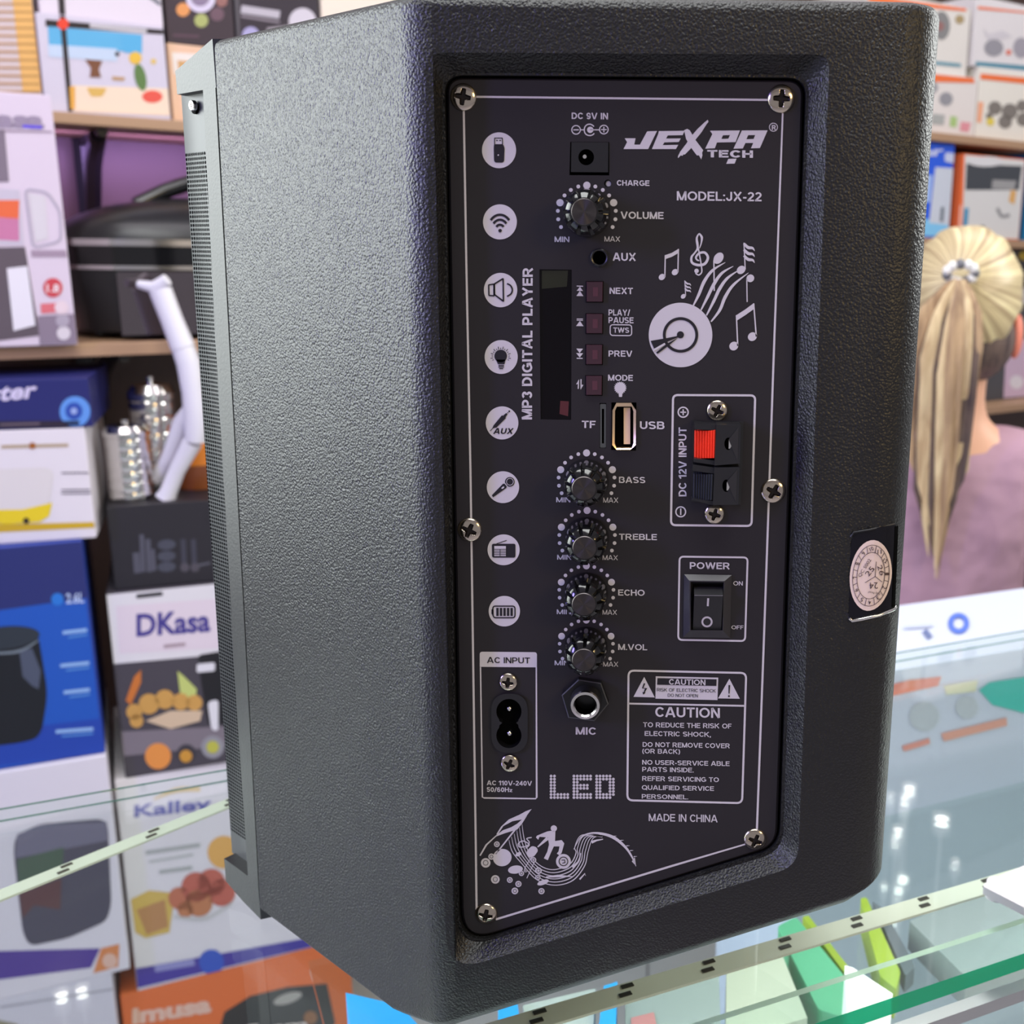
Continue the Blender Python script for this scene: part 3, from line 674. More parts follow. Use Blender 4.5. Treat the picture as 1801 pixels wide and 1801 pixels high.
for x0, x1, y0, y1, X0, X1, Y0, Y1 in ((803, 915, 516, 555, 1175, 1293, 518, 558), (810, 925, 971, 1009, 1170, 1290, 974, 1012), (807, 920, 1404, 1441, 1170, 1283, 1407, 1445)):
    k.text('MIN', x0, x1, y0, y1, I, bold=0.01); k.text('MAX', X0, X1, Y0, Y1, I, bold=0)
k.fr(*H_); k.text('M.VOL', 1293, 1523, 237, 284, I, bold=0.018); k.text('MIN', 790, 905, 368, 405, I, bold=0.01); k.text('MAX', 1175, 1293, 377, 415, I, bold=0)
k.poly(rpoly([(197, 298), (650, 302), (650, 422), (197, 418)], [22, 22, 0, 0]), I); k.text('AC INPUT', 255, 595, 341, 387, D, 2, bold=0.012)
k.line([(203, 420), (218, 1450), (232, 1456), (640, 1462), (648, 1452), (645, 420)], 11, I)
k.text('AC 110V-240V', 253, 610, 1318, 1355, I); k.text('50/60Hz', 253, 457, 1371, 1408, I); k.text('MIC', 957, 1117, 896, 954, I)
for ch, x0 in (('L', 762), ('E', 943), ('D', 1123)):
    for r in range(8):
        for c in range(6):
            on = c < 2 or r > 5 if ch == 'L' else (c < 2 or r < 2 or r > 5 or (r in (3, 4) and c < 5)) if ch == 'E' else (c < 2 or (r < 2 and c < 5) or (r > 5 and c < 5) or (c > 3 and 0 < r < 7))
            if on: k.circ(x0+c*26.4, 1283+r*24.3, 11.3, I, n=12)
# sound control rings
KN = [(1032.1, 376.1, 50.2), (1031.6, 845.0, 48.4), (1032.6, 946.0, 48.2), (1031.3, 1042.3, 47.0), (1031.2, 1137.0, 46.3)]
k.fr(*PX)
for cx, cy, r in KN:
    for a in (90, 73, 107, 56.7, 123.3, 40, 140, 23, 157, 6, 174, -11, 191, -27.6, 207.6):
        big = a in (90, 23, 157); k.circ(cx+r*math.cos(R_(a))*1.02, cy-r*math.sin(R_(a)), (6.3 if big else 3.3)*r/49, I, n=20)
# twelve volt frame
k.fr(*E_); k.frame([(359, 252), (1172, 256), (1136, 1548), (338, 1540)], 48, 21, I); k.hoop(459, 422, 49, 14, I); k.line([(430, 422), (488, 422)], 13, I); k.line([(459, 393), (459, 451)], 13, I)
k.hoop(435, 1408, 48, 13, I, 1, 49); k.line([(435, 1375), (435, 1440)], 13, I); k.vtext('DC 12V INPUT', 414, 492, 572, 1255, I, lean=-0.5)
# power switch frame
k.fr(*P_); k.frame([(152, 190), (1350, 205), (1305, 1675), (128, 1655)], 75, 32, I); k.text('POWER', 332, 1035, 287, 405, I); k.text('ON', 1098, 1265, 622, 697, I, bold=0.01); k.text('OFF', 1065, 1278, 1400, 1467, I, bold=0.01)
# caution box
k.fr(*I_); k.frame([(153, 236), (1395, 262), (1352, 1636), (140, 1606)], 60, 21, I); k.line([(156, 585), (1378, 609)], 19, I)
k.poly([(318, 303), (205, 514), (430, 520)], I); k.line([(322, 372), (302, 422), (338, 425), (312, 480)], [16, 12, 12, 8], D, 2); k.poly([(300, 462), (332, 470), (308, 490)], D, 2)
k.poly([(1218, 322), (1098, 530), (1328, 534)], I); k.line([(1217, 390), (1214, 480)], [18, 10], D, 2); k.circ(1213, 507, 10, D, 2)
k.poly([(440, 297), (1100, 311), (1092, 548), (437, 533)], I); k.poly([(458, 316), (1083, 329), (1080, 399), (455, 386)], D, 2)
k.text('CAUTION', 580, 965, 326, 384, I, 3, sl=0.02, bold=0.02); k.text('RISK OF ELECTRIC SHOCK', 452, 1073, 421, 456, D, 2, sl=0.02, bold=0.0); k.text('DO NOT OPEN', 567, 885, 480, 513, D, 2, sl=0.02, bold=0.0)
k.text('CAUTION', 435, 1117, 620, 725, I, sl=0.018, bold=0.02)
for t, x0, x1, y0, y1 in (('TO REDUCE THE RISK OF', 307, 1240, 782, 833), ('ELECTRIC SHOCK,', 323, 1022, 875, 925), ('DO NOT REMOVE COVER', 302, 1222, 991, 1041), ('(OR BACK)', 298, 697, 1061, 1110), ('NO USER-SERVICE ABLE', 297, 1220, 1180, 1229), ('PARTS INSIDE.', 297, 840, 1254, 1303), ('REFER SERVICING TO', 297, 1107, 1351, 1400), ('QUALIFIED SERVICE', 293, 1055, 1446, 1494), ('PERSONNEL.', 293, 783, 1541, 1588)):
    k.text(t, x0, x1, y0, y1, I, sl=0.017, bold=0.016)
k.fr(*PX); k.text('MADE IN CHINA', 1141, 1262, 1431, 1444, I, sl=0.02, bold=0.008)
# surfer emblem
k.fr(*J_)
k.poly([(640, 203), (590, 222), (540, 250), (450, 290), (385, 350), (345, 415), (360, 412), (405, 345), (480, 305), (560, 290), (600, 258)], I); k.poly([(562, 288), (520, 325), (470, 355), (400, 380), (340, 425), (255, 500), (205, 590), (215, 595), (270, 503), (345, 432), (420, 404), (520, 374), (560, 325), (602, 258)], I, 1.1)
k.line([(505, 372), (340, 580)], [14, 10], I, 1.2); k.circ(395, 608, 78, I, 1.2, 72, -15); k.circ(505, 708, 62, I, 1.2, 34, -8)
for i, off in enumerate((0, 1, 2, 3, 4, 5)):
    k.line([(450+22*i, 460-26*i), (480+20*i, 560-20*i), (560+14*i, 660-14*i), (680+8*i, 790-22*i), (830, 838-26*i), (980-4*i, 800-28*i), (1080-14*i, 680-22*i), (1110-22*i, 560-8*i), (1150-18*i, 450-6*i), (1230, 415+4*i)], [3, 7, 7, 7, 7, 9, 8, 6, 6, 10], I, 1.2, sm=True)
k.line([(990, 540), (1050, 440), (1130, 405), (1230, 410), (1330, 445), (1420, 520), (1475, 600), (1510, 680)], [4, 8, 12, 20, 26, 20, 14, 5], I, 1.3, sm=True)
for q in ((1320, 430), (1380, 465), (1430, 510), (1460, 550), (1490, 600)): k.line([q, (q[0]+28, q[1]-2)], [8, 2], I, 1.3)
k.poly([(1475, 640), (1510, 678), (1500, 605)], I, 1.3)
k.circ(825, 365, 26, I, 1.4); k.poly([(800, 385), (838, 388), (835, 470), (890, 462), (912, 490), (890, 570), (872, 590), (850, 575), (865, 555), (872, 515), (825, 515), (800, 570), (775, 630), (742, 615), (770, 560), (785, 500), (775, 440), (705, 435), (695, 460), (676, 440), (685, 425), (770, 390)], I, 1.4)
k.line([(775, 445), (690, 520)], [30, 10], I, 1.5); k.poly(rpoly([(640, 510), (680, 520), (695, 550), (660, 600), (620, 610), (595, 560)], 18), I, 1.5)
k.circ(905, 640, 62, I, 1.5); k.hoop(905, 640, 36, 7, D, 2.5); k.line([(890, 630), (915, 628), (918, 650), (895, 656)], 7, D, 2.5)
k.line([(640, 440), (600, 450), (620, 480), (600, 510), (540, 520), (530, 490), (570, 470), (620, 500), (590, 530)], 9, I, 1.4, sm=True); k.circ(530, 580, 26, I, 1.4, 16, -25); k.circ(735, 815, 50, I, 1.4, 20, -20)
k.line([(760, 770), (860, 762), (985, 766)], [10, 22, 4], I, 1.4); k.line([(580, 700), (640, 600)], 6, I, 1.3); k.line([(600, 780), (660, 650)], 6, I, 1.3)
k.line([(1140, 480), (1180, 465), (1235, 455)], [24, 14, 8], I, 1.4); k.line([(1040, 790), (1085, 740), (1090, 760)], [14, 8, 4], I, 1.4); k.line([(980, 690), (1030, 640), (1050, 570)], [24, 14, 4], I, 1.4, sm=True)
for cx, cy, r in ((350, 497, 24), (305, 600, 26), (257, 652, 40), (337, 790, 36), (458, 795, 24), (530, 828, 26), (500, 886, 28), (722, 888, 26), (655, 628, 24), (697, 717, 28), (590, 715, 16), (555, 740, 22), (692, 775, 22)):
    k.circ(cx, cy, r, I, 1.6, n=20); k.hoop(cx, cy, r*0.5, 4, D, 2.6, n=20)
PANO = pn.build('control_panel', SPK, label='matte black panel printed with grey white lettering and icons')
# ---- parts mounted in the panel
def pz(pts, Y): return [atY(x, y, Y) for x, y in pts]
def sub(mbobj): return mbobj
b = MB(); q = inset_px(disp_px, 0.6); b.prism(pz(q, 0.0005), pz(q, 0.0009), DISP); b.poly([pz([(953, 476), (999, 476), (997, 504), (953, 508)], 0.00046)], mat('olive_tinted_film', (32, 34, 18), 0.3)); b.poly([pz([(985.5, 705), (1000.5, 706), (999, 732), (984, 728)], 0.00046)], mat('dull_red_film', (84, 34, 40), 0.35))
b.build('display_window', SPK)
for q in ([(1031.5, 495.5), (1060.5, 495.5), (1060, 531), (1031.5, 531)], [(1031, 552), (1060, 552), (1059.5, 586.5), (1031, 586.5)], [(1030.8, 606.5), (1059.5, 606.5), (1059, 641), (1030.8, 641)], [(1030.5, 661), (1059, 661), (1058.5, 695), (1030.8, 695)]):
    b = MB(); fr = pz(inset_px(q, 1.3), -0.0010); o_ = pz(q, -0.0006); bk = pz(q, 0.0004)
    b.poly([pz(inset_px(q, -1.6), -0.00008)], VOID); b.poly([fr], MAROON); b.wall(fr, o_, MAROON); b.wall(o_, bk, MAROON)
    c = Vector((sum(p[0] for p in q)/4, sum(p[1] for p in q)/4))
    b.poly([pz([(c.x-3, c.y-8), (c.x+6, c.y-8), (c.x+6, c.y+8), (c.x-3, c.y+8)], -0.00106)], mat('maroon_painted_highlight', (84, 46, 58), 0.3))  # highlight on each button painted as a lighter patch
    b.build('push_button', SPK)
b = MB(); q = [(1055.4, 710.5), (1066, 710.5), (1065.6, 787.5), (1055.4, 787.5)]; a = pz(rpoly(q, 2), 0.0006)
inn = pz(rpoly([(1058.5, 719), (1062.5, 719), (1062.3, 780), (1058.6, 780)], 1), 0.0006)
b.poly([a, inn], mat('dull_steel', (120, 122, 124), 0.3, 1.0)); b.wall(a, [p+Vector((0, .004, 0)) for p in a], NICKEL); b.wall(inn, [p+Vector((0, .004, 0)) for p in inn], VOID); b.build('memory_card_slot', SPK)
# usb socket: flared gold shell, dark cavity and pale tongue
ub = MB(); sh = [(1085, 715), (1111, 715), (1114, 723), (1114, 780), (1111, 788), (1084, 788), (1081, 780), (1081.5, 723)]; fl = [(1084, 709), (1110, 709), (1118.5, 722), (1118, 783), (1109, 791), (1084, 791), (1077, 783), (1077.5, 722)]
so_ = pz(inset_px(sh, 1.5), 0.0035); s1 = pz(sh, -0.0005); f1 = pz(fl, -0.0009)
ub.wall(f1, s1, GOLD); ub.wall(s1, [p+Vector((0, 0.006, 0)) for p in s1], GOLD); ub.wall(f1, [p+Vector((0, 0.0004, 0)) for p in pz(inset_px(fl, -0.7), -0.0009)], GOLD)
ub.poly([[p+Vector((0, 0.0058, 0)) for p in s1]], mat('brown_cavity', (74, 44, 30), 0.5))
US = ub.build('usb_socket', SPK, smooth=30)
tg = MB(); q = [(1097, 717), (1108.5, 717), (1108.3, 781), (1097, 781)]; tg.prism(pz(q, 0.0012), pz(q, 0.0055), mat('ivory_plastic', (236, 206, 170), 0.4)); T_ = tg.build('contact_tongue', US)
tg = MB()
for i in range(4):
    y = 728+i*13; tg.box(atY(1093.5, y, 0.0035), 0.0011, 0.0016, 0.0011, GOLD)
tg.build('contact_pins', US)
# nine volt socket
dj = MB(); fq = [(1005, 250), (1070, 250.5), (1069.5, 303), (1004.2, 302.6)]; a = pz(fq, -0.0003); hc = ell(1031, 276.5, 13.8, 14.2, 0, 30); hh = pz(hc, -0.0003)
dj.poly([a, hh], SATBLK); dj.wall(a, [p+Vector((0, .0025, 0)) for p in a], SATBLK); h2 = [p+Vector((0, .009, 0)) for p in hh]; dj.wall(hh, h2, GLOSSBLK); dj.poly([h2], VOID)
DJ = dj.build('power_input_socket', SPK, smooth=30)
c = atY(1031, 279, 0.0085); pn_ = MB(); MY = Matrix.Rotation(R_(90), 4, 'X')    # local +Z -> -Y (towards the viewer)
pn_.lathe([(0.0009, 0), (0.0009, 0.0070), (0.0006, 0.0076)], CHROME, Matrix.Translation(c) @ MY, 16); pn_.build('centre_pin', DJ, smooth=40)
def lathe_part(name, x, y, Y, prof, m, parent, n=32, smooth=40, close=True):
    b = MB(); b.lathe(prof, m, Matrix.Translation(atY(x, y, Y)) @ MY, n, close=close); return b.build(name, parent, smooth=smooth)
AJ = lathe_part('aux_socket', 1054.4, 453.2, 0.0, [(0.0029, -0.001), (0.0029, 0.0008), (0.0026, 0.0011), (0.0022, 0.0009), (0.0021, -0.006)], SATBLK, SPK, close=False)
b = MB(); b.lathe([(0.0012, -0.002), (0.0012, 0.0), (0.0008, 0.0006)], mat('clear_led_lens', (170, 168, 176), 0.15), Matrix.Translation(atY(1070.5, 323.5, 0.001)) @ MY, 14); b.build('charge_lamp', SPK, smooth=40)

# control knobs
def knob_r(r, h, a):
    if h < 0.0064 or h > 0.0126: return r
    d = 0.5+0.5*math.cos(10*a); d = min(1.0, max(0.0, d-0.72)/0.14)
    return max(0.0043, r*(1-0.22*d))
kmb = MB(); kmb.lathe([(0.0073, 0), (0.0075, 0.0010), (0.0074, 0.0022), (0.0073, 0.0040), (0.0071, 0.0062), (0.0070, 0.0068), (0.0069, 0.0085), (0.0067, 0.0102), (0.0064, 0.0110), (0.0057, 0.0117), (0.0049, 0.0124), (0.0043, 0.0128), (0.0042, 0.0128)], GLOSSBLK, MY, 220, knob_r)
cmb = MB(); cmb.lathe([(0.0040, 0.0122), (0.0040, 0.0130), (0.0038, 0.0132), (0.0001, 0.0132)], CAPM, MY, 40)
knob0 = None
for i, (x, y, r) in enumerate(KN):
    p = atY(x, y-(1 if i == 0 else 0), 0)-SPK.location
    if knob0 is None:
        k_me = MB(); knob0 = kmb.build('control_knob', None, smooth=32); cap0 = cmb.build('knob_cap', None, smooth=32, label='round brushed metal knob cap')
        cap0.parent = knob0; knob0.parent = SPK; knob0.location = p; kk = knob0
    else:
        kk = knob0.copy(); COL.objects.link(kk); kk.location = p; c_ = cap0.copy(); COL.objects.link(c_); c_.parent = kk
    kk.rotation_euler = (0, R_((0, 13, 4, -6, 21)[i]), 0)

# screws
def screw_mesh():
    vs = []; fs = []; NR, NA = 26, 96
    sn = []
    def inside(x, y):
        def arm(u, v): return max(0, min(1, (0.21-0.05*abs(u)/0.56-abs(v))/0.06))*max(0, min(1, (0.60-abs(u))/0.07))
        return max(arm(x, y), arm(y, x))
    for i in range(NR+1):
        r = i/NR
        for j in range(NA):
            a = 2*math.pi*j/NA; x, y = r*math.cos(a), r*math.sin(a)
            h = 0.42*math.sqrt(max(0, 1-r*r*0.96))-0.05 if r < 1 else 0.0
            sn.append(inside(x, y)); h -= inside(x, y)*(0.30-0.1*r)
            vs.append(Vector((x, y, h)))
    for i in range(NR):
        for j in range(NA): fs.append((i*NA+j, i*NA+(j+1) % NA, (i+1)*NA+(j+1) % NA, (i+1)*NA+j))
    return vs, fs, sn
_sv, _sf, _sin = screw_mesh(); smb = MB(); _dk = [f for f in _sf if sum(_sin[i] for i in f)/4 > 0.45]; _lt = [f for f in _sf if sum(_sin[i] for i in f)/4 <= 0.45]; smb.add([MY @ (v*0.0044) for v in _sv], _lt, NICKEL); smb.add([MY @ (v*0.0044) for v in _sv], _dk, mat('painted_recess_shade', (40, 34, 32), 0.4, 0.6))  # shade inside the cross recess put into a darker metal colour
screw0 = smb.build('panel_screw', None, smooth=50)
_first = True
for x, y, r, rot, Y in ((815, 171, 23.5, 10, 0), (1374, 174, 24.5, 3, 0), (826, 932, 21.8, 24, 0), (1360, 863.5, 22.3, 28, 0), (855, 1607, 20, 12, 0), (1328, 1476, 20.2, 20, 0), (1261.5, 722, 18.6, 22, -0.0003), (1256.5, 904, 17.8, 15, -0.0003), (893.5, 1199.5, 16.6, 8, -0.0003), (896, 1342.5, 16.6, 24, -0.0003)):
    o = screw0 if _first else screw0.copy()
    if not _first: COL.objects.link(o)
    _first = False; o.parent = SPK; o.location = atY(x, y, Y)-SPK.location; s_ = r*plen(x, y)/0.0044; o.scale = (s_, s_, s_); o.rotation_euler = (0, R_(rot), 0)

# ---- push terminal block (twelve volt input)
def eq(pts): return [(E_[0]+x/E_[2], E_[1]+y/E_[2]) for x, y in pts]
tb = MB(); fr = eq([(552, 498), (1056, 508), (1030, 1338), (535, 1305)])
tb.prism(pz(fr, -0.0008), pz(fr, 0.0), SATBLK)
for q, hx, hy in (([(788, 548), (1030, 545), (1020, 930), (768, 950)], 905, 735), ([(768, 970), (1017, 966), (1004, 1338), (752, 1342)], 885, 1150)):
    fq = eq(rpoly(q, 6)); ho = eq(ell(hx, hy, 38, 62, 0, 24)); zz = -0.0075
    inner = eq([(q[0][0]+22, q[0][1]+22), (q[1][0]-22, q[1][1]+22), (q[2][0]-22, q[2][1]-22), (q[3][0]+22, q[3][1]-22)])
    tb.poly([pz(fq, zz), pz(ho, zz+.0003)], SATBLK); tb.wall(pz(fq, zz), [Vector((p.x, -0.0006, p.z)) for p in pz(fq, zz)], SATBLK)
    hh = pz(ho, zz+.0003); tb.wall(hh, [p+Vector((0, .005, 0)) for p in hh], VOID); tb.poly([[p+Vector((0, .005, 0)) for p in hh]], VOID)
    iq = inner; tb.poly([pz([iq[1], iq[2], ((iq[0][0]+iq[1][0])/2, (iq[1][1]+iq[2][1])/2-8)], zz-.00005)], mat('lighter_grey_plastic', (38, 37, 39), 0.4))  # lighter grey triangle on the block's face
    tb.box(atY(*eq([(hx+18, hy+5)])[0], zz+.0012), 0.0009, 0.0005, 0.0028, CHROME)
for q in ([(568, 530), (785, 548), (780, 600), (572, 592)], [(556, 940), (768, 970), (762, 1030), (556, 1002)], [(545, 1290), (750, 1342), (750, 1300), (552, 1282)], [(566, 880), (768, 900), (768, 945), (562, 915)]):
    a = pz(eq(q), -0.0060); tb.prism(a, [Vector((p.x, -0.0006, p.z)) for p in a], SATBLK)
TB = tb.build('wire_terminal', SPK, smooth=20, label='black spring terminal block with two wire openings')
def lever(name, q, m, lab, n):
    b = MB(); (ax, ay), (bx, by), (c_x, c_y), (dx, dy) = q; L = []; B = []
    for i in range(n*2+1):
        t = i/(n*2); zf = -0.0030-0.0040*t-(0.0005 if i % 2 else 0)
        L.append(atY(*eq([(ax+(bx-ax)*t, ay+(by-ay)*t)])[0], zf)); B.append(atY(*eq([(dx+(c_x-dx)*t, dy+(c_y-dy)*t)])[0], zf))
    b.wall(L, B, m, closed=False)
    for A in (L, B): b.add(A+[Vector((p.x, -0.0006, p.z)) for p in A], [(i, i+1, len(A)+i+1, len(A)+i) for i in range(len(A)-1)], m)
    b.add([L[0], B[0], Vector((B[0].x, -.0006, B[0].z)), Vector((L[0].x, -.0006, L[0].z))], [(0, 1, 2, 3)], m)
    b.build(name, TB, label=lab)
lever('release_lever', [(572, 608), (780, 604), (776, 876), (568, 878)], REDP, 'bright red ridged lever', 8)
lever('release_lever', [(560, 1032), (758, 1042), (748, 1292), (555, 1288)], mat('grey_black_lever', (44, 46, 52), 0.35), 'black ridged lever', 8)

# ---- power switch
def pq(pts): return [(P_[0]+x/P_[2], P_[1]+y/P_[2]) for x, y in pts]
pw = MB(); o0 = pz(pq([(232, 500), (1070, 515), (1042, 1622), (215, 1605)]), -0.0004); o1 = pz(pq([(322, 612), (942, 620), (918, 1500), (330, 1495)]), -0.0022); i1_ = pz(pq([(345, 632), (930, 640), (908, 1488), (345, 1484)]), -0.0022); i2 = pz(pq([(382, 668), (916, 680), (890, 1482), (368, 1476)]), -0.0006)
pw.wall([Vector((p.x, 0, p.z)) for p in o0], o0, SATBLK); SW2 = mat('switch_frame_plastic', (50, 48, 53), 0.38); pw.wall(o0, o1, SW2); pw.wall(o1, i1_, SW2); pw.wall(i1_, i2, SATBLK); pw.poly([i2], VOID)
PW = pw.build('power_switch', SPK, smooth=20)
rk = MB(); A1, A2 = pz(pq([(402, 692), (908, 700)]), 0.0); B1, B2 = pz(pq([(412, 868), (918, 874)]), -0.0042); C1, C2 = pz(pq([(386, 1474), (882, 1480)]), -0.0012)
m_ = SATBLK; rk.add([A1, A2, B2, B1, C2, C1], [(0, 1, 2, 3), (3, 2, 4, 5)], m_)
bk = [Vector((p.x, 0.0, p.z)) for p in (A1, B1, C1)]; bk2 = [Vector((p.x, 0.0, p.z)) for p in (A2, B2, C2)]
rk.add([A1, B1, C1]+bk, [(0, 1, 4, 3), (1, 2, 5, 4)], m_); rk.add([A2, B2, C2]+bk2, [(0, 1, 4, 3), (1, 2, 5, 4)], m_)
nn = (B2-B1).cross(C1-B1).normalized(); nn = -nn if nn.y > 0 else nn
kr = Ink(rk, lambda x, y, l: onpl(x, y, B1+nn*0.0001*l, nn)).fr(*P_); kr.line([(656, 922), (648, 1062)], 34, INK); kr.hoop(635, 1338, 82, 32, INK, 1, 80); kr.line([(412, 872), (915, 878)], 8, mat('pale_rocker_edge', (150, 148, 152), 0.4), 0.5)  # paler line drawn along the rocker's ridge
rk.build('rocker', PW)

# ---- mains inlet
def hq(pts): return [(H_[0]+x/H_[2], H_[1]+y/H_[2]) for x, y in pts]
st_ = rpoly([(287, 630), (577, 630), (577, 1100), (290, 1100)], 140, 10); inl = MB(); a = pz(hq(st_), -0.0010)
def stad(cx, cy, rx, yt, yb_): return rpoly([(cx-rx, yt), (cx+rx, yt), (cx+rx, yb_), (cx-rx, yb_)], rx*0.95, 10)
f8 = [(428+100*math.cos(R_(t)), 772+100*math.sin(R_(t))) for t in range(140, 401, 13)]+[(502, 850), (485, 862), (502, 876)]+[(428+100*math.cos(R_(t)), 962+100*math.sin(R_(t))) for t in range(-40, 221, 13)]+[(352, 882), (375, 862), (352, 848)]
hole8 = pz(hq(f8), -0.0010); inl.poly([a, hole8], SATBLK); inl.wall(a, [Vector((p.x, 0, p.z)) for p in pz(hq(st_), 0)], SATBLK); h2 = [p+Vector((0, .010, 0)) for p in hole8]; inl.wall(hole8, h2, GLOSSBLK); inl.poly([h2], VOID)
IN = inl.build('mains_inlet', SPK, smooth=30)
for x, y in ((430, 752), (432, 950)):
    X_, Y_ = hq([(x, y)])[0]; b = MB(); b.lathe([(0.0012, 0), (0.0012, 0.0072), (0.0009, 0.0080), (0.0003, 0.0084)], CHROME, Matrix.Translation(atY(X_, Y_, 0.0008)+Vector((0, 0.008, 0))) @ MY, 16); b.build('contact_pin', IN, smooth=50)
# cut-outs behind sockets are closed by the panel, so the sockets carry their own wells
# ---- microphone socket
mc = MB(); nut = hq([(978, 517), (1158, 545), (1218, 712), (1105, 848), (898, 822), (845, 642)]); na = pz(inset_px(nut, 2.2), -0.0032); nb = pz(nut, -0.0026); mc.poly([na], mat('black_nut_metal', (30, 30, 32), 0.28, 0.3)); mc.wall(na, nb, mat('nut_edge_highlight', (92, 92, 96), 0.3, 0.3)); mc.wall(nb, [Vector((p.x, 0, p.z)) for p in nb], mat('black_nut_metal'))  # edge highlight of the nut put into a lighter chamfer colour
MJ = mc.build('microphone_socket', SPK, smooth=20)
x, y = hq([(1032, 726)])[0]; c = atY(x, y, -0.0086)
b = MB(); b.lathe([(0.0054, -0.0086), (0.0054, -0.0016), (0.0052, -0.0008)], SATBLK, Matrix.Translation(c) @ MY, 40, close=False); b.build('socket_barrel', MJ, smooth=40)
b = MB(); b.lathe([(0.0052, -0.0008), (0.0050, 0.0), (0.0041, 0.0002), (0.0036, -0.0004)], CHROME, Matrix.Translation(c) @ MY, 40, close=False)
b.lathe([(0.0037, -0.0004), (0.0036, -0.007)], VOID, Matrix.Translation(c) @ MY, 40, close=False)
b.lathe([(0.0037, -0.0069), (0.0001, -0.0069)], VOID, Matrix.Translation(c) @ MY, 40); b.build('socket_ring', MJ, smooth=40, label='bright metal ring round the dark opening')
# ================================================================ THE ROOM
FZ = -0.20                                                    # floor level
UW = Vector((math.sin(R_(55)), math.cos(R_(55)), 0)); NW = Vector((-UW.y, UW.x, 0))      # along the shelf wall, and away from us
SH0 = atY(100, 607, 1.28)                                    # a point of the shelf front line
def wp(t, o, z): q = SH0+UW*t+NW*o; return Vector((q.x, q.y, z))
def fdist(o): return SH0+NW*o
ROTW = Matrix.Rotation(math.atan2(UW.y, UW.x), 3, 'Z')
def slab(name, t0, t1, o0, o1, z0, z1, m, parent=None, bev=0.0, mb=None):
    b = mb or MB(); b.box(wp((t0+t1)/2, (o0+o1)/2, (z0+z1)/2), t1-t0, o1-o0, z1-z0, m, ROTW, bev)
    return None if mb else b.build(name, parent)
def flr(c1, c2, sc):
    m = mat('floor_tile', c1, 0.3); nt = m.node_tree; b = nt.nodes['Principled BSDF']
    tc = nt.nodes.new('ShaderNodeTexCoord'); br = nt.nodes.new('ShaderNodeTexBrick'); br.offset = 0
    br.inputs['Color1'].default_value = rgb(c1); br.inputs['Color2'].default_value = rgb(c2); br.inputs['Mortar'].default_value = rgb((120, 118, 120)); br.inputs['Scale'].default_value = 1
    br.inputs['Brick Width'].default_value = sc; br.inputs['Row Height'].default_value = sc; br.inputs['Mortar Size'].default_value = 0.003
    nt.links.new(tc.outputs['Object'], br.inputs['Vector']); nt.links.new(br.outputs['Color'], b.inputs['Base Color']); return m
b = MB(); b.add([(-4, -2.5, FZ), (5.5, -2.5, FZ), (5.5, 5, FZ), (-4, 5, FZ)], [(0, 1, 2, 3)], flr((196, 192, 194), (188, 186, 190), 0.5)); structure(b.build('floor'))
b = MB(); b.add([(-4, -2.5, 2.9), (5.5, -2.5, 2.9), (5.5, 5, 2.9), (-4, 5, 2.9)], [(0, 3, 2, 1)], mat('ceiling_paint', (214, 212, 212), 0.8)); structure(b.build('ceiling'))
WALLM = mat('slat_wall_laminate', (78, 58, 52), 0.5, bump=(14, 0.1, 0.002, 3))
b = MB(); b.box(wp(1.5, 0.50, (2.9+FZ)/2), 7.4, 0.06, 2.9-FZ, WALLM, ROTW); structure(b.build('wall_back'))
# recessed ceiling spots: the points of light mirrored in the counter glass
GZ = 1.0
def mirror(x, y, z=2.78):
    p = atZ(x, y, GZ); d = (p-CAM).normalized(); d.z = -d.z; return p+d*min((z-p.z)/d.z, 2.2)
SPOT = mat('lit_spot_lens', (255, 252, 244), 0.4, emit=26.0)
spot0 = None
for i, (x, y, r) in enumerate([(1600, 1382, .030), (1593, 1400, .026), (1657, 1435, .036), (1580, 1455, .026), (1575, 1474, .022), (1590, 1414, .02), (1566, 1396, .02), (1681, 1514, .02), (107, 1744, .026), (143, 1736, .024)]):
    p = mirror(x, y)
    if spot0 is None:
        e0 = thing('ceiling_spot', p, 'small round white spot lamp hanging from the ceiling on a thin rod', 'light', 'hanging spot lamps over the shop')
        a = MB(); a.lathe([(1.5, 0.0), (1.5, 0.6), (1.1, 0.6), (1.05, 0.2)], mat('white_trim', (230, 230, 230), 0.5), Matrix.Translation(p) @ Matrix.Diagonal((.03, .03, .05, 1)) @ Matrix.Rotation(R_(0), 4, 'X'), 24, close=False); rim0 = a.build('trim_ring', e0, smooth=40)
        a = MB(); a.lathe([(1.05, 0.2), (0.001, 0.15)], SPOT, Matrix.Translation(p) @ Matrix.Diagonal((.03, .03, .05, 1)), 20); len0 = a.build('lamp_lens', e0)
        spot0 = e0; e = e0
    else:
        e = spot0.copy(); COL.objects.link(e); e.location = p
        for ch in (rim0, len0): c_ = ch.copy(); COL.objects.link(c_); c_.parent = e
    e.scale = (r/.03*0.42,)*2+(1,)
    b = MB(); b.tube([p+Vector((0, 0, .03)), Vector((p.x, p.y, 2.9))], 0.004, mat('white_trim'), 8); rod = b.build('drop_rod', None); rod.data.transform(Matrix.Translation(-p)); rod.parent = e; rod.matrix_parent_inverse = Matrix.Identity(4)

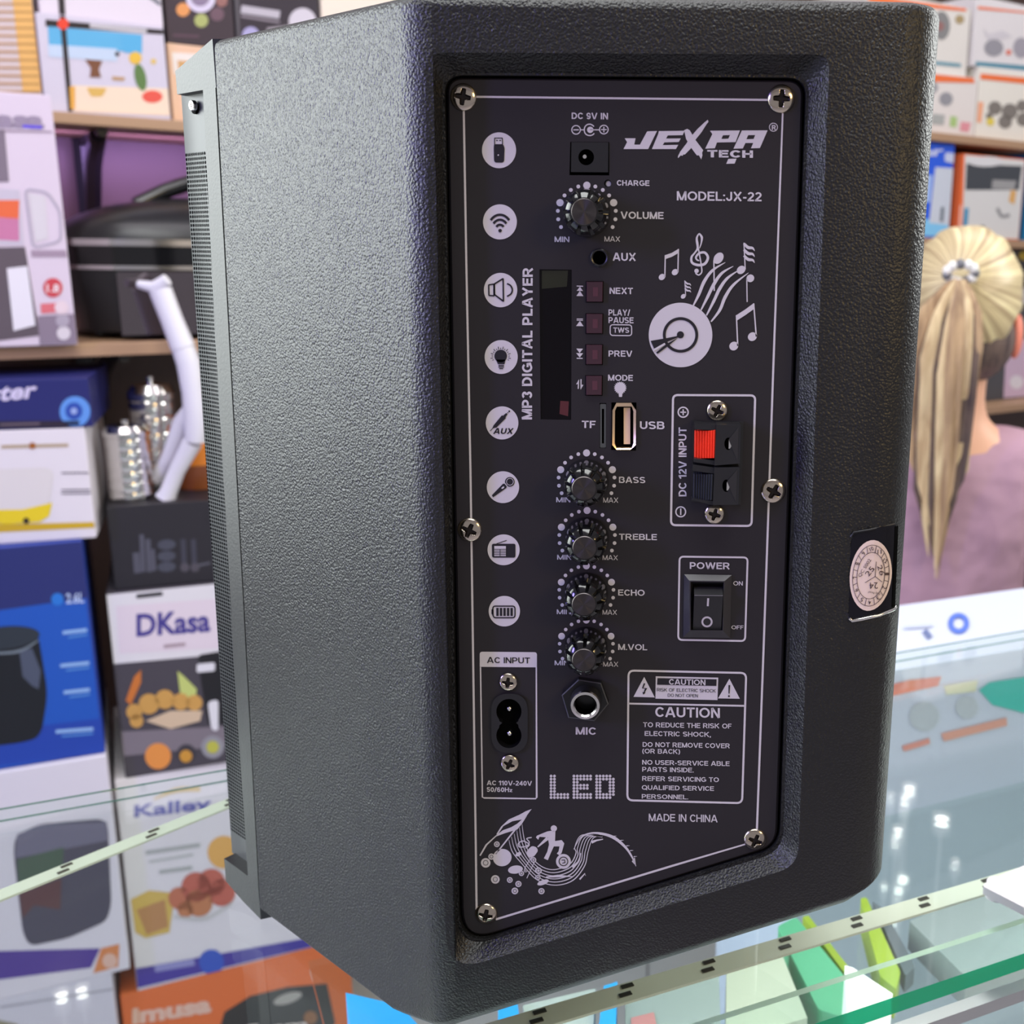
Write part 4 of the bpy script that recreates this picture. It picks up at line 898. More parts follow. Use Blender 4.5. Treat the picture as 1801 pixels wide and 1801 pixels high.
# ---------------------------------------------------------------- glass counter
UC = Vector((math.sin(R_(64.5)), math.cos(R_(64.5)), 0)); NCV = Vector((-UC.y, UC.x, 0))
F0 = atZ(1542, 1764, GZ); R0 = atZ(200, 1387, GZ); DEP = (R0-F0).dot(NCV)
CB = F0.copy()
def cp(t, o, z): q = CB+UC*t+NCV*o; return Vector((q.x, q.y, z))
ROTC = Matrix.Rotation(math.atan2(UC.y, UC.x), 3, 'Z')
CT = thing('glass_counter', cp(0.2, DEP/2, FZ), 'long glass topped shop display counter with green edges under the loudspeaker', 'counter')
def cbox(name, t0, t1, o0, o1, z0, z1, m, medge=None, label=None, rear=False):
    b = MB(); c = [cp(t, o, z) for z in (z0, z1) for o in (o0, o1) for t in (t0, t1)]
    big = [(0, 1, 3, 2), (4, 6, 7, 5)]; sides = [(0, 4, 5, 1), (2, 3, 7, 6), (0, 2, 6, 4), (1, 5, 7, 3)]
    if medge is None: b.add(c, big+sides, m)
    else:
        dims = sorted([(z1-z0, 0), (o1-o0, 1), (t1-t0, 2)])[0][1]
        faces = {0: big, 1: [(0, 4, 5, 1), (2, 3, 7, 6)], 2: [(0, 2, 6, 4), (1, 5, 7, 3)]}
        for kx in faces: b.add(c, faces[kx], m if kx == dims else medge)
        if rear:
            b.f[-0:]; b.v = []; b.f = []; b.m = []; b.mats = []
            b.add(c, big, m); b.add(c, [(0, 4, 5, 1), (0, 2, 6, 4), (1, 5, 7, 3)], medge)
            h = (z1-z0)*0.14; zs_ = [z0, z0+h, z1-h, z1]
            for q in range(3): b.add([cp(t, o1, z) for z in zs_[q:q+2] for t in (t0, t1)], [(0, 1, 3, 2)], m if q == 1 else GLASSLINE)
    return b.build(name, CT, label=label)
L0, L1 = -1.3, 2.6
cbox('top_pane', L0, L1, 0, DEP, GZ-0.008, GZ, GLASS, GLASSEDGE, 'clear glass top with green edge', rear=True)
cbox('front_rail', L0, L1, 0.004, 0.030, 0.44, 0.475, mat('brushed_aluminium', (190, 192, 194), 0.3, 1.0))
zr = onpl(1700, 1766, F0, NCV).z; cbox('shelf_rail', L0, L1, 0.0, 0.006, zr-0.009, zr-0.003, mat('brushed_aluminium'))
of2 = (atZ(1600, 1688, GZ-0.0085)-CB).dot(NCV)
cbox('base_cabinet', L0, L1, 0.0, DEP, FZ+0.08, 0.44, mat('white_laminate', (208, 208, 212), 0.4))
cbox('plinth', L0, L1, 0.03, DEP-0.03, FZ, FZ+0.08, mat('dark_plinth', (50, 50, 54), 0.5))
cbox('front_pane', L0, L1, of2, of2+0.0032, 0.475, GZ-0.0085, GLASS, PALEDGE)
# inner display tray on the right half
TZ = 0.875
t_tray = (atZ(640, 1801, TZ)-CB).dot(UC)
cbox('inner_shelf', t_tray-0.02, L1, of2+.006, DEP-0.02, TZ-0.005, TZ, GLASS, GLASS)
area('counter_inside_fill', tuple(cp(0.45, of2+0.02, GZ-0.03)), tuple(cp(0.45, DEP*0.6, 0.85)), 1.4, 0.012, 1.6, (0.95, 1.0, 0.96))  # unseen fill light added to brighten the inside of the counter
# light strip glued under the top
sa, sb_ = atZ(960, 1776, GZ-0.010), atZ(1656, 1568, GZ-0.010); so1 = (sa-CB).dot(NCV)
ls = MB(); STR = mat('light_strip_tape', (236, 232, 218), 0.5)
ls.box(cp(0.1, so1-0.005, GZ-0.0094), 1.6, 0.0115, 0.0012, STR, ROTC)
LS = ls.build('light_strip', CT)
for i in range(9, 27):
    for dd in (-0.0042, 0.0005):
        pd = MB(); pd.box(cp(-0.6+i*0.0395+ (0.003 if dd > 0 else 0), so1-0.0022+dd, GZ-0.0086), 0.0055, 0.0022, 0.0006, mat('dark_solder_pad', (52, 46, 38), 0.4), ROTC); pd.build('solder_pad', LS)
qa, qb = atZ(-60, 1600, GZ-0.0094), atZ(430, 1402, GZ-0.0094); qd = (qb-qa).normalized(); ls = MB()
ls.box((qa+qb)/2, (qb-qa).length, 0.0095, 0.0012, mat('darker_light_strip_tape', (186, 184, 168), 0.5), Matrix.Rotation(math.atan2(qd.y, qd.x), 3, 'Z')); LS2 = ls.build('light_strip', CT)  # same kind of tape in a darker tone
for i in range(1, 7):
    for dd in (-0.0022, 0.0022):
        pd = MB(); pd.box(qa+qd*(i*0.045+dd*.8)+Vector((-qd.y, qd.x, 0))*dd+Vector((0, 0, .0008)), 0.0055, 0.0018, 0.0005, mat('dark_solder_pad'), Matrix.Rotation(math.atan2(qd.y, qd.x), 3, 'Z')); pd.build('solder_pad', LS2)
# white corner label under the top pane, and price tag stand on the counter
def prism_px(name, px, ztop, thick, m, label, cat, group=None, r=0, mb=None, smooth=None):
    q = rpoly(px, r, 4) if r else px
    T = [atZ(x, y, ztop) for x, y in q]; Bt = [p-Vector((0, 0, thick)) for p in T]
    b = mb or MB(); b.prism(T, Bt, m)
    if mb: return None
    return tag(b.build(name, smooth=smooth), label, cat, group)

# ---------------------------------------------------------------- wall shelves
BOARD = mat('shelf_board_laminate', (176, 142, 112), 0.5, bump=(30, 0.1, 0.001, 4)); BLK = mat('black_steel', (22, 20, 24), 0.45)
def zat(x, y, o): return onpl(x, y, fdist(o), NW).z
def tat(x, y, o): return (onpl(x, y, fdist(o), NW)-SH0).dot(UW)
def wall_shelf(px0, px1, py, o, depth, label, brackets, thick=0.020):
    xm = (px0+px1)/2; z = zat(*py, o); t0, t1 = tat(px0, py[1], o), tat(px1, py[1], o)
    e = thing('wall_shelf', wp((t0+t1)/2, o+depth/2, z-thick), label, 'shelf')
    slab('board', t0, t1, o, o+depth, z-thick, z, BOARD, e, 0.002)
    for tb_ in brackets:
        b = MB(); zb = z-thick
        b.tube([wp(tb_, o+0.03, zb-0.006), wp(tb_, o+depth-0.02, zb-0.006)], 0.009, BLK, 6); b.tube([wp(tb_, o+depth*0.30, zb-0.008), wp(tb_, o+depth*0.58, zb-0.05), wp(tb_, o+depth*0.90, zb-0.17)], 0.014, BLK, 6)
        b.tube([wp(tb_, o+depth-0.012, zb-0.32), wp(tb_, o+depth-0.012, zb+0.0)], 0.017, BLK, 6); b.build('bracket', e, smooth=40)
    return z
O1 = 0.20
zS1 = wall_shelf(88, 900, (200, 203), O1, 0.26, 'upper wood shelf board holding the boxed kitchenware at the upper left', [tat(150, 230, O1)+0.03, tat(900, 230, O1)-.15], 0.018)
zS2 = wall_shelf(-160, 620, (100, 606), 0.0, 0.46, 'lower wood shelf board under the black cooker at the left', [tat(186, 620, 0)+0.03, tat(205, 620, 0)+.30])
zR1 = wall_shelf(1380, 2050, (1700, 238), 0.02, 0.42, 'right upper wood shelf board under the orange and white cartons', [tat(1470, 240, .02)])
zR2 = wall_shelf(1380, 2050, (1700, 420), 0.0, 0.44, 'right lower wood shelf board just above the ponytailed head', [tat(1470, 420, 0)])
zR3 = wall_shelf(1380, 2050, (1700, 720), 0.0, 0.44, 'wood shelf board behind the seated person', [tat(1470, 720, 0)])
area('purple_shelf_light', tuple(wp(tat(210, 230, O1)+0.05, O1+0.1, zS1-0.03)), tuple(wp(tat(230, 300, O1)+.05, O1+0.30, zS1-0.25)), 0.4, 0.03, 1.9, (0.58, 0.36, 1.0))

# ---------------------------------------------------------------- cartons
class Carton:
    """upright carton; its printed front lies on the vertical plane through P turned by ang from straight ahead"""
    def __init__(s, x0, x1, zb, zt, P, ang, depth, side, front=None, ydir=900, top=None, bev=0.002, yb=None):
        a = R_(ang); s.d = Vector((math.sin(a), math.cos(a), 0)); s.n = Vector((-s.d.y, s.d.x, 0)); s.P = P; s.mb = MB()
        yb = yb if yb is not None else ydir
        A = onpl(x0, yb, P, s.n); B = onpl(x1, yb, P, s.n); s.w = (B-A).dot(s.d); s.A = Vector((A.x, A.y, zb)); s.h = zt-zb
        c = s.A+s.d*s.w/2+s.n*depth/2+Vector((0, 0, s.h/2)); rot = Matrix.Rotation(math.atan2(s.d.y, s.d.x), 3, 'Z'); s.c = c
        s.mb.box(c, s.w, depth, s.h, colour(side), rot, bev)
        def on_front(x, y, l):                                # the print stops at the carton's edges
            p = onpl(x, y, s.P-s.n*0.0005*l, s.n); r_ = p-s.A; u = r_.dot(s.d)
            return p+s.d*(max(0.001, min(s.w-0.001, u))-u)+Vector((0, 0, max(0.001, min(s.h-0.001, r_.z))-r_.z))
        s.ink = Ink(s.mb, on_front)
        if front:
            e = 0.003; s.quad(e, e, s.w-e, s.h-e, colour(front), 0.5)
        s.depth = depth
    def quad(s, u0, v0_, u1, v1, m, lift=1):
        f = lambda u, v: s.A+s.d*u+Vector((0, 0, v))-s.n*0.0005*lift
        s.mb.add([f(u0, v0_), f(u1, v0_), f(u1, v1), f(u0, v1)], [(0, 1, 2, 3)], m)
    def uv(s, u, v, lift=1): return s.A+s.d*(u*s.w)+Vector((0, 0, v*s.h))-s.n*0.0005*lift
    def done(s, label, cat='box', group=None, name='carton'): return tag(s.mb.build(name), label, cat, group)
def ztop(x, y, P, ang):
    a = R_(ang); return onpl(x, y, P, Vector((-math.cos(a), math.sin(a), 0))).z

# stack A, far left, standing on the floor behind the counter
AA = 64; PA = atY(190, 1345, 1.20)
za0 = ztop(100, 1735, PA, AA); za1 = ztop(100, 1342, PA, AA)
c = Carton(-170, 200, FZ, za0-0.0005, PA, AA, 0.30, (214, 212, 220), yb=1745); i = c.ink
i.line([(0, 1772), (205, 1738)], 3, colour((170, 170, 178)), 1); i.poly([(-20, 1790), (30, 1801), (40, 1812), (-20, 1812)], colour((150, 146, 120)), 1)
c.done('white carton on the floor, lowest of the far left stack')
c = Carton(-170, 206, za0, za1-0.0005, PA, AA, 0.30, (226, 222, 228), yb=1500); i = c.ink
i.poly(rpoly([(27, 1470), (70, 1449), (180, 1440), (190, 1452), (196, 1590), (188, 1620), (120, 1650), (52, 1664), (40, 1640), (24, 1500)], 14), colour((74, 76, 92)), 1)
i.poly([(26, 1510), (120, 1492), (190, 1478), (188, 1445), (70, 1450), (30, 1468)], colour((112, 112, 132)), 2)
i.poly([(30, 1512), (112, 1490), (110, 1530), (32, 1552)], colour((70, 96, 80)), 2.5); i.poly([(34, 1572), (108, 1545), (106, 1600), (60, 1592), (40, 1615)], colour((92, 62, 66)), 2.5)
i.poly([(-200, 1690), (-200, 1756), (160, 1702), (176, 1668)], colour((78, 58, 150)), 1); i.poly([(178, 1668), (210, 1660), (208, 1700), (164, 1712)], colour((222, 140, 84)), 1.2); i.circ(193, 1690, 13, colour((230, 190, 170)), 2)
c.done('white carton with dark rounded picture and purple bottom band, second lowest of far left stack')
za2 = ztop(100, 957, PA, AA)
PA2 = PA+Vector((0, 0.01, 0))
c = Carton(-190, 188, za1, za2-0.0005, PA2, AA, 0.28, (38, 62, 150), front=(30, 88, 186), yb=1345); i = c.ink
i.poly([(-120, 965), (160, 945), (166, 1050), (-120, 1090)], colour((40, 48, 110)), 1); i.poly([(-120, 1300), (188, 1262), (190, 1330), (-120, 1362)], colour((34, 70, 170)), 1)
i.poly(rpoly([(-60, 1118), (66, 1108), (84, 1220), (72, 1296), (40, 1306), (-60, 1318)], 24), colour((24, 28, 34)), 2); i.poly(ell(6, 1122, 64, 20, -6), colour((46, 54, 62)), 3); i.line([(-40, 1150), (30, 1146), (68, 1126)], [3, 5, 2], colour((120, 132, 140)), 4, sm=True)
i.poly([(34, 1146), (56, 1140), (72, 1180), (68, 1212), (56, 1206), (40, 1190)], colour((78, 86, 104)), 3)
i.circ(101, 1054, 11, colour((40, 120, 210)), 2); i.text('2.6L', 116, 148, 1044, 1062, colour((190, 208, 240)), 2, sl=-0.06)
for y, x0, x1 in ((1110, 110, 153), (1168, 106, 157), (1215, 112, 158), (1284, 98, 164)): i.line([(x0, y+3), (x1, y-2)], 6, colour((150, 190, 235)), 2); i.line([(x0+10, y+11), (x1, y+6)], 3, colour((90, 150, 220)), 2)
c.done('blue carton picturing a black air fryer, in the middle of the far left stack')
za3 = ztop(100, 757, PA, AA); PA3 = PA+Vector((-0.004, 0.02, 0))
c = Carton(-170, 168, za2, za3-0.0005, PA3, AA+5, 0.24, (228, 222, 226), yb=930); i = c.ink
i.poly([(-160, 926), (168, 918), (168, 928), (-160, 944)], colour((206, 170, 40)), 1); i.poly(rpoly([(-80, 828), (96, 822), (86, 890), (50, 897), (-60, 897)], 22), colour((222, 216, 214)), 1.5)
i.poly([(-60, 898), (40, 896), (92, 884), (86, 908), (70, 918), (10, 922), (-60, 918)], colour((232, 206, 40)), 2); i.circ(46, 916, 5.5, colour((50, 40, 30)), 3)
i.line([(2, 786), (120, 783)], 6, colour((180, 160, 130)), 1); i.circ(57, 784, 6, colour((160, 96, 40)), 2)
for y in (832, 862, 868): i.line([(108, y), (166, y-1)], 2.2, colour((90, 84, 92)), 2)
c.done('cream white carton picturing a yellow bowl scale, in the far left stack')
za4 = ztop(100, 668, PA, AA)
c = Carton(-170, 164, za3, za4-0.0005, PA3, AA+6, 0.22, (36, 40, 104), yb=750); i = c.ink
i.text('Oster', -62, 62, 682, 712, colour((214, 206, 232)), 1, sl=-0.10, shear=0.2, bold=0.03); i.circ(132, 724, 27, colour((96, 150, 224)), 1); i.circ(130, 723, 15, colour((44, 78, 170)), 2); i.circ(130, 723, 6, colour((150, 170, 220)), 3)
i.poly([(-160, 742), (140, 740), (140, 754), (-160, 757)], colour((44, 36, 52)), 1); i.line([(0, 747), (70, 745)], 5, colour((96, 84, 96)), 2)
c.done('dark blue carton with white script lettering, topmost of the far left stack')

# stack B, next to it, running behind the loudspeaker
AB = 64; PB = atY(208, 1345, 1.24)
zb0 = ztop(300, 1729, PB, AB); zb1 = ztop(290, 1357, PB, AB)
c = Carton(210, 620, FZ, zb0-0.0005, PB, AB, 0.30, (232, 118, 62), yb=1745); i = c.ink
i.text('imusa', 232, 372, 1772, 1803, colour((236, 196, 176)), 1.5, sl=-0.16, bold=0.05)
i.poly([(395, 1780), (440, 1752), (505, 1736), (575, 1730), (590, 1800), (560, 1830), (380, 1830)], colour((50, 54, 54)), 1.5); i.poly(ell(506, 1756, 26, 9, -18), colour((170, 168, 160)), 2.5); i.circ(546, 1790, 12, colour((140, 96, 60)), 2.5)
i.text('35 cm', 405, 540, 1806, 1822, colour((230, 220, 210)), 2.5, sl=-0.1)
c.done('orange carton picturing a dark pan, on the floor at the bottom of the second stack')
c = Carton(215, 640, zb0, zb1-0.0005, PB, AB, 0.32, (230, 226, 230), yb=1500); i = c.ink
i.text('Kalley', 236, 372, 1416, 1438, colour((84, 92, 172)), 1.5, sl=-0.11, bold=0.03); i.line([(270, 1406), (310, 1390), (352, 1388)], [2, 9, 8], colour((226, 196, 130)), 1.5, sm=True)
i.line([(256, 1500), (352, 1486)], 7, colour((176, 180, 178)), 1.5); i.line([(280, 1534), (338, 1526)], 7, colour((176, 180, 178)), 1.5); i.line([(262, 1516), (340, 1503)], 4, colour((190, 194, 192)), 1.5)
i.circ(394, 1499, 29, colour((230, 176, 96)), 1.5)
i.poly([(230, 1582), (262, 1566), (300, 1570), (304, 1598), (298, 1640), (256, 1650), (238, 1640)], colour((216, 184, 96)), 1.5); i.poly([(240, 1600), (290, 1582), (296, 1630), (258, 1644)], colour((190, 140, 92)), 2)
for q in ((316, 1580, 20), (345, 1560, 26), (372, 1552, 24), (350, 1588, 24), (390, 1570, 24), (326, 1600, 14)): i.circ(q[0], q[1], q[2], colour((196, 104+(q[0] % 3)*12, 88)), 2)
i.line([(306, 1612), (360, 1616), (408, 1588)], 6, colour((206, 206, 204)), 2, sm=True)
i.poly([(238, 1704), (640, 1632), (640, 1662), (242, 1738)], colour((72, 62, 160)), 1.5); i.line([(272, 1704), (342, 1692)], 12, colour((150, 150, 206)), 2.5); i.circ(372, 1692, 22, colour((54, 92, 196)), 2.2)
c.done('white carton with fried food pictures and a purple band, second lowest in the second stack')
zb2 = ztop(290, 1033, PB, AB); PB2 = PB
c = Carton(208, 560, zb1, zb2-0.0005, PB2, AB+2, 0.28, (74, 70, 78), yb=1250); i = c.ink
i.poly([(150, 1041), (420, 1022), (420, 1148), (150, 1174)], colour((226, 224, 226)), 1)
i.poly([(204, 1066), (420, 1050), (420, 1138), (210, 1150)], colour((226, 214, 222)), 1.5); i.text('DKasa', 240, 370, 1080, 1120, colour((72, 64, 142)), 2.5, sl=-0.07, bold=0.03); i.line([(240, 1049), (286, 1044)], 7, colour((40, 40, 44)), 2); i.line([(288, 1137), (326, 1133)], 6, colour((170, 150, 158)), 2.5)
i.poly([(221, 1232), (236, 1190), (248, 1178), (248, 1200), (230, 1240)], colour((206, 120, 54)), 2); i.poly([(312, 1180), (324, 1190), (346, 1212), (344, 1228), (318, 1228)], colour((196, 208, 120)), 2)
for q in ((236, 1252, 14), (262, 1238, 18), (290, 1230, 17), (318, 1234, 15), (342, 1236, 14), (240, 1268, 12)): i.circ(q[0], q[1], q[2], colour((206, 158, 84)), 2.2)
i.poly([(256, 1268), (300, 1250), (356, 1250), (352, 1268), (300, 1282)], colour((214, 190, 160)), 2.6); i.poly([(150, 1296), (420, 1276), (420, 1310), (150, 1340)], colour((128, 120, 128)), 1.6); i.circ(278, 1330, 23, colour((232, 150, 74)), 2); i.circ(328, 1326, 17, colour((60, 58, 66)), 2); i.circ(327, 1330, 11, colour((206, 150, 60)), 3); i.circ(374, 1314, 20, colour((150, 150, 156)), 2); i.circ(374, 1314, 11, colour((190, 190, 80)), 3)
i.poly(rpoly([(348, 1152), (420, 1140), (420, 1270), (366, 1276), (354, 1200)], 8), colour((30, 30, 34)), 2); i.poly(rpoly([(346, 1168), (378, 1165), (378, 1180), (346, 1183)], 4), colour((226, 226, 230)), 3); i.poly(rpoly([(365, 1234), (384, 1230), (384, 1286), (372, 1284)], 8), colour((226, 226, 230)), 3)
c.done('grey carton with white lettered upper half and snack pictures, middle of the second stack')
zb3 = ztop(290, 886, PB, AB); PB3 = PB2+Vector((-0.004, 0.012, 0))
c = Carton(200, 540, zb2, zb3-0.0005, PB3, AB+3, 0.24, (40, 38, 44), yb=1020); i = c.ink
for x, y0, y1, w in ((239, 972, 1008, 12), (249, 940, 1006, 8), (260, 948, 1006, 9), (268, 966, 1004, 8)): i.line([(x, y0), (x+3, y1)], w, colour((84, 84, 96)), 1.5)
for y in (958, 978, 997): i.poly(ell(293, y, 16, 9, -4), colour((72, 74, 86)), 1.5)
for x in (322, 340): i.line([(x, 948), (x+2, 992)], 9, colour((62, 62, 74)), 1.5); i.circ(x+3, 998, 8, colour((80, 76, 84)), 1.6)
i.line([(345, 995), (370, 990)], 4, colour((90, 90, 100)), 1.5)
c.done('black carton picturing metal kitchenware, topmost of the second stack', )

# shelf 1 cartons (upper left)
PS1 = fdist(O1+0.012)
def shelf_carton(x0, x1, y, yt, o, zb, depth, side, front=None, zmax=9):
    P = fdist(o); zt = min(zmax, onpl((x0+x1)/2, yt, P, NW).z)
    return Carton(x0, x1, zb, zt, P, 55, depth, side, front, yb=y)
c = shelf_carton(-190, 73, 150, -60, O1+0.02, zS1+0.0005, 0.20, (206, 190, 190)); i = c.ink
for kx in range(12): i.line([(-60, 6+kx*14), (62-kx*0.4+ (kx*1.2), 8+kx*14)], 3, colour((178, 132, 74)), 1.5)
i.poly([(20, -20), (56, -20), (74, 160), (40, 160)], colour((226, 176, 104)), 1.2); i.line([(66, -30), (88, 170)], 8, colour((40, 34, 44)), 2)
c.done('carton with golden oven racks printed on it, at the far upper left corner')
c = shelf_carton(80, 299, 190, 36, O1+0.015, zS1+0.0005, 0.17, (206, 200, 214)); zpb = c.A.z+c.h; i = c.ink
i.poly([(80, 34), (300, 54), (300, 62), (80, 46)], colour((34, 28, 32)), 1.5); i.poly([(84, 46), (250, 61), (250, 92), (86, 84)], colour((92, 172, 214)), 1.2); i.poly([(84, 78), (206, 86), (206, 108), (86, 100)], colour((190, 206, 226)), 1.4); i.poly([(212, 60), (250, 63), (248, 96), (218, 92)], colour((86, 170, 214)), 1.6)
i.poly([(104, 20), (114, 22), (128, 196), (120, 196)], colour((34, 28, 32)), 2); i.circ(111, 42, 10, colour((226, 66, 44)), 3); i.line([(158, 45), (258, 55)], 8, colour((190, 186, 190)), 2)
i.poly([(128, 150), (300, 156), (304, 204), (130, 196)], colour((236, 214, 190)), 1.4); i.poly([(122, 152), (132, 152), (132, 192), (124, 192)], colour((222, 164, 70)), 2.5)
i.poly([(149, 104), (180, 107), (174, 122), (178, 136), (158, 136), (160, 120)], colour((120, 76, 52)), 2); i.poly([(197, 134), (220, 136), (218, 142), (198, 141)], colour((186, 150, 110)), 2); i.poly(rpoly([(152, 154), (188, 155), (180, 170), (160, 170)], 4), colour((214, 174, 92)), 2)
i.poly(ell(247, 136, 10, 24, -12), colour((92, 124, 70)), 2); i.circ(238, 102, 11, colour((226, 184, 70)), 2); i.circ(270, 108, 5, colour((220, 190, 110)), 2); i.poly(ell(268, 170, 18, 11, 0), colour((226, 88, 74)), 2); i.circ(206, 95, 4, colour((40, 40, 50)), 2)
c.done('picture carton with blue sky, red dot and a flower vase, on the upper shelf')
c = shelf_carton(72, 287, 40, -70, O1+0.02, zpb+0.0005, 0.15, (222, 212, 222)); i = c.ink; i.poly([(100, -30), (112, -30), (116, 34), (105, 34)], colour((40, 34, 40)), 1.5); i.line([(262, -8), (284, 8)], 8, colour((120, 120, 130)), 1.5)
c.done('plain white carton lying on top of the blue sky picture carton')
c = shelf_carton(304, 414, 200, 82, O1+0.03, zS1+0.0005, 0.17, (230, 190, 160)); zcc = c.A.z+c.h; i = c.ink; i.poly([(302, 92), (400, 98), (400, 140), (306, 130)], colour((232, 222, 214)), 1.5); i.poly([(312, 106), (360, 110), (360, 128), (314, 122)], colour((206, 160, 104)), 2)
c.done('peach and cream carton on the upper shelf right beside the blue sky picture carton')
c = shelf_carton(296, 414, 80, -90, O1+0.03, zcc+0.0005, 0.16, (62, 50, 58)); i = c.ink
for x, y, r, q in ((322, 17, 12, (222, 150, 90)), (354, 36, 12, (170, 176, 110)), (382, 25, 12, (110, 84, 96)), (390, 2, 10, (150, 104, 100))): i.circ(x, y, r, colour(q), 1.5)
i.circ(353, -4, 26, colour((214, 204, 226)), 2); i.circ(352, -6, 17, colour((140, 124, 150)), 3); i.line([(304, 62), (350, 64)], 4, colour((96, 70, 84)), 1.5)
c.done('dark brown carton with round coloured medallions, on top of the peach carton')
c = shelf_carton(420, 566, 120, -80, O1+0.03, zS1+0.0005, 0.17, (52, 44, 54)); i = c.ink
i.line([(424, 16), (492, 26)], 14, colour((186, 180, 190)), 1.5); i.line([(424, 28), (492, 39)], 4, colour((140, 130, 140)), 1.5); i.circ(532, 38, 24, colour((206, 200, 210)), 1.5); i.circ(441, 62, 15, colour((170, 164, 206)), 1.5); i.line([(470, 56), (520, 50)], 14, colour((160, 152, 160)), 1.5); i.poly([(410, -30), (419, -30), (422, 78), (418, 78)], colour((90, 86, 92)), 1.2)
c.done('black carton with pale lettering, right of the medallion carton behind the loudspeaker top')
c = shelf_carton(569, 760, 100, -80, O1+0.03, zS1+0.0005, 0.17, (236, 222, 206)); c.done('pale cream carton peeping over the top edge of the loudspeaker')

# shelf 2: blender carton and the cooker
PBx = fdist(-0.02); zt_ = ztop(90, 168, PBx, 55)
c = Carton(-190, 136, zS2+0.0005, zt_, PBx, 55, 0.12, (214, 200, 216), yb=600); i = c.ink
i.text('DKasa', -96, 78, 190, 222, colour((150, 136, 160)), 1.5, sl=0.03, bold=0.05); i.line([(-100, 228), (92, 232)], 3, colour((150, 130, 150)), 1.5); i.line([(40, 222), (74, 224)], 5, colour((90, 70, 220)), 2.5)
i.poly([(-20, 228), (8, 228), (16, 320), (-20, 320)], colour((124, 112, 128)), 1.5); i.poly([(-30, 330), (34, 334), (42, 430), (-30, 430)], colour((196, 188, 204)), 1.5); i.poly([(-30, 352), (34, 352), (33, 385), (-30, 380)], colour((226, 104, 66)), 2); i.poly([(-30, 380), (33, 384), (34, 424), (-30, 420)], colour((196, 120, 160)), 2)
i.frame([(44, 332), (84, 338), (106, 372), (108, 424), (58, 436)], 12, 4, colour((176, 168, 186)), 2); i.poly([(50, 340), (80, 345), (84, 420), (62, 426)], colour((210, 204, 212)), 1.6)
i.poly([(-40, 436), (44, 434), (70, 590), (-40, 604)], colour((92, 82, 92)), 1.5); i.poly([(12, 472), (48, 468), (62, 572), (24, 582)], colour((226, 222, 232)), 2.5); i.poly([(54, 440), (116, 440), (118, 452), (56, 452)], colour((160, 140, 160)), 1.5)
i.circ(93, 506, 17, colour((200, 66, 78)), 2); i.text('1.8', 82, 104, 500, 514, colour((236, 222, 226)), 3, sl=0); i.line([(72, 543), (100, 541)], 17, colour((214, 110, 120)), 2); i.circ(108, 541, 12, colour((226, 206, 214)), 2.5); i.circ(110, 564, 12, colour((170, 160, 176)), 2.5); i.circ(112, 586, 12, colour((214, 206, 214)), 2.5); i.poly([(66, 556), (140, 552), (140, 604), (70, 606)], colour((136, 122, 140)), 1.7)
c.done('tall pale lilac blender carton with red 1.8 badge at the lower shelf left end')

OV = thing('countertop_cooker', wp(tat(240, 590, 0.02), 0.16, zS2), 'black round lidded countertop cooker with silver band on the lower shelf', 'cooker')
Pv = fdist(0.02); L_ = onpl(128, 600, Pv, NW); ov_t0 = tat(146, 600, .02); ov_t1 = ov_t0+0.60
zo0 = zS2+0.012; zo1 = onpl(200, 425, Pv, NW).z; zo2 = onpl(220, 470, Pv, NW).z; zlid = onpl(320, 352, Pv, NW).z
cen = wp((ov_t0+ov_t1)/2, 0.02+0.17, 0)
def ovring(z, sx, sy, n=48): return [Vector((cen.x, cen.y, z))+UW*(sx*(abs(math.cos(a))**0.55)*math.copysign(1, math.cos(a)))+NW*(sy*(abs(math.sin(a))**0.55)*math.copysign(1, math.sin(a))) for a in [2*math.pi*q/n for q in range(n)]]
b = MB(); hw = (ov_t1-ov_t0)/2
rs = [ovring(zo0, hw*.97, .165), ovring(zo2-0.01, hw, .17), ovring(zo2, hw, .17)]
for A, B in zip(rs, rs[1:]): b.wall(A, B, SATBLK)
b.poly([rs[0]], SATBLK); b.wall(rs[2], ovring(zo1-0.006, hw*1.0, .172), GLOSSBLK); b.poly([ovring(zo1-0.006, hw, .172)], GLOSSBLK); b.build('cooker_body', OV, smooth=40)
b = MB(); A = ovring(zo1-0.006, hw*1.015, .176); B = ovring(zo1+0.004, hw*1.015, .176); b.wall(A, B, CHROME); b.poly([B], CHROME); b.poly([A], CHROME); A = ovring(zo2-0.004, hw*1.008, .174); B = ovring(zo2+0.002, hw*1.008, .174); b.wall(A, B, CHROME); b.build('silver_band', OV, smooth=40)
b = MB(); hh_ = zlid+0.006-zo1; prev = ovring(zo1+0.004, hw*1.0, .172)
for kx in range(1, 9):
    a = kx/8*math.pi/2; cur = ovring(zo1+0.004+hh_*math.sin(a), hw*(0.25+0.75*math.cos(a)), .172*(0.25+0.75*math.cos(a))); b.wall(prev, cur, SATBLK); prev = cur
b.poly([prev], SATBLK); b.build('domed_lid', OV, smooth=50)
b = MB(); b.tube([Vector((cen.x, cen.y, zo1+hh_-.012))+UW*(s_*0.185+.0)-NW*0.05+Vector((0, 0, 0.055-0.055*s_**2)) for s_ in (-1, -.75, -.5, -.25, 0, .25, .5, .75, 1)], 0.013, GLOSSBLK, 10); b.build('lid_handle', OV, smooth=50)
b = MB(); zw0, zw1 = onpl(220, 590, Pv, NW).z, onpl(220, 478, Pv, NW).z; gq = [wp(ov_t0+0.055, 0.016, zw0), wp(ov_t1-0.03, 0.016, zw0), wp(ov_t1-0.03, 0.016, zw1), wp(ov_t0+0.055, 0.016, zw1)]
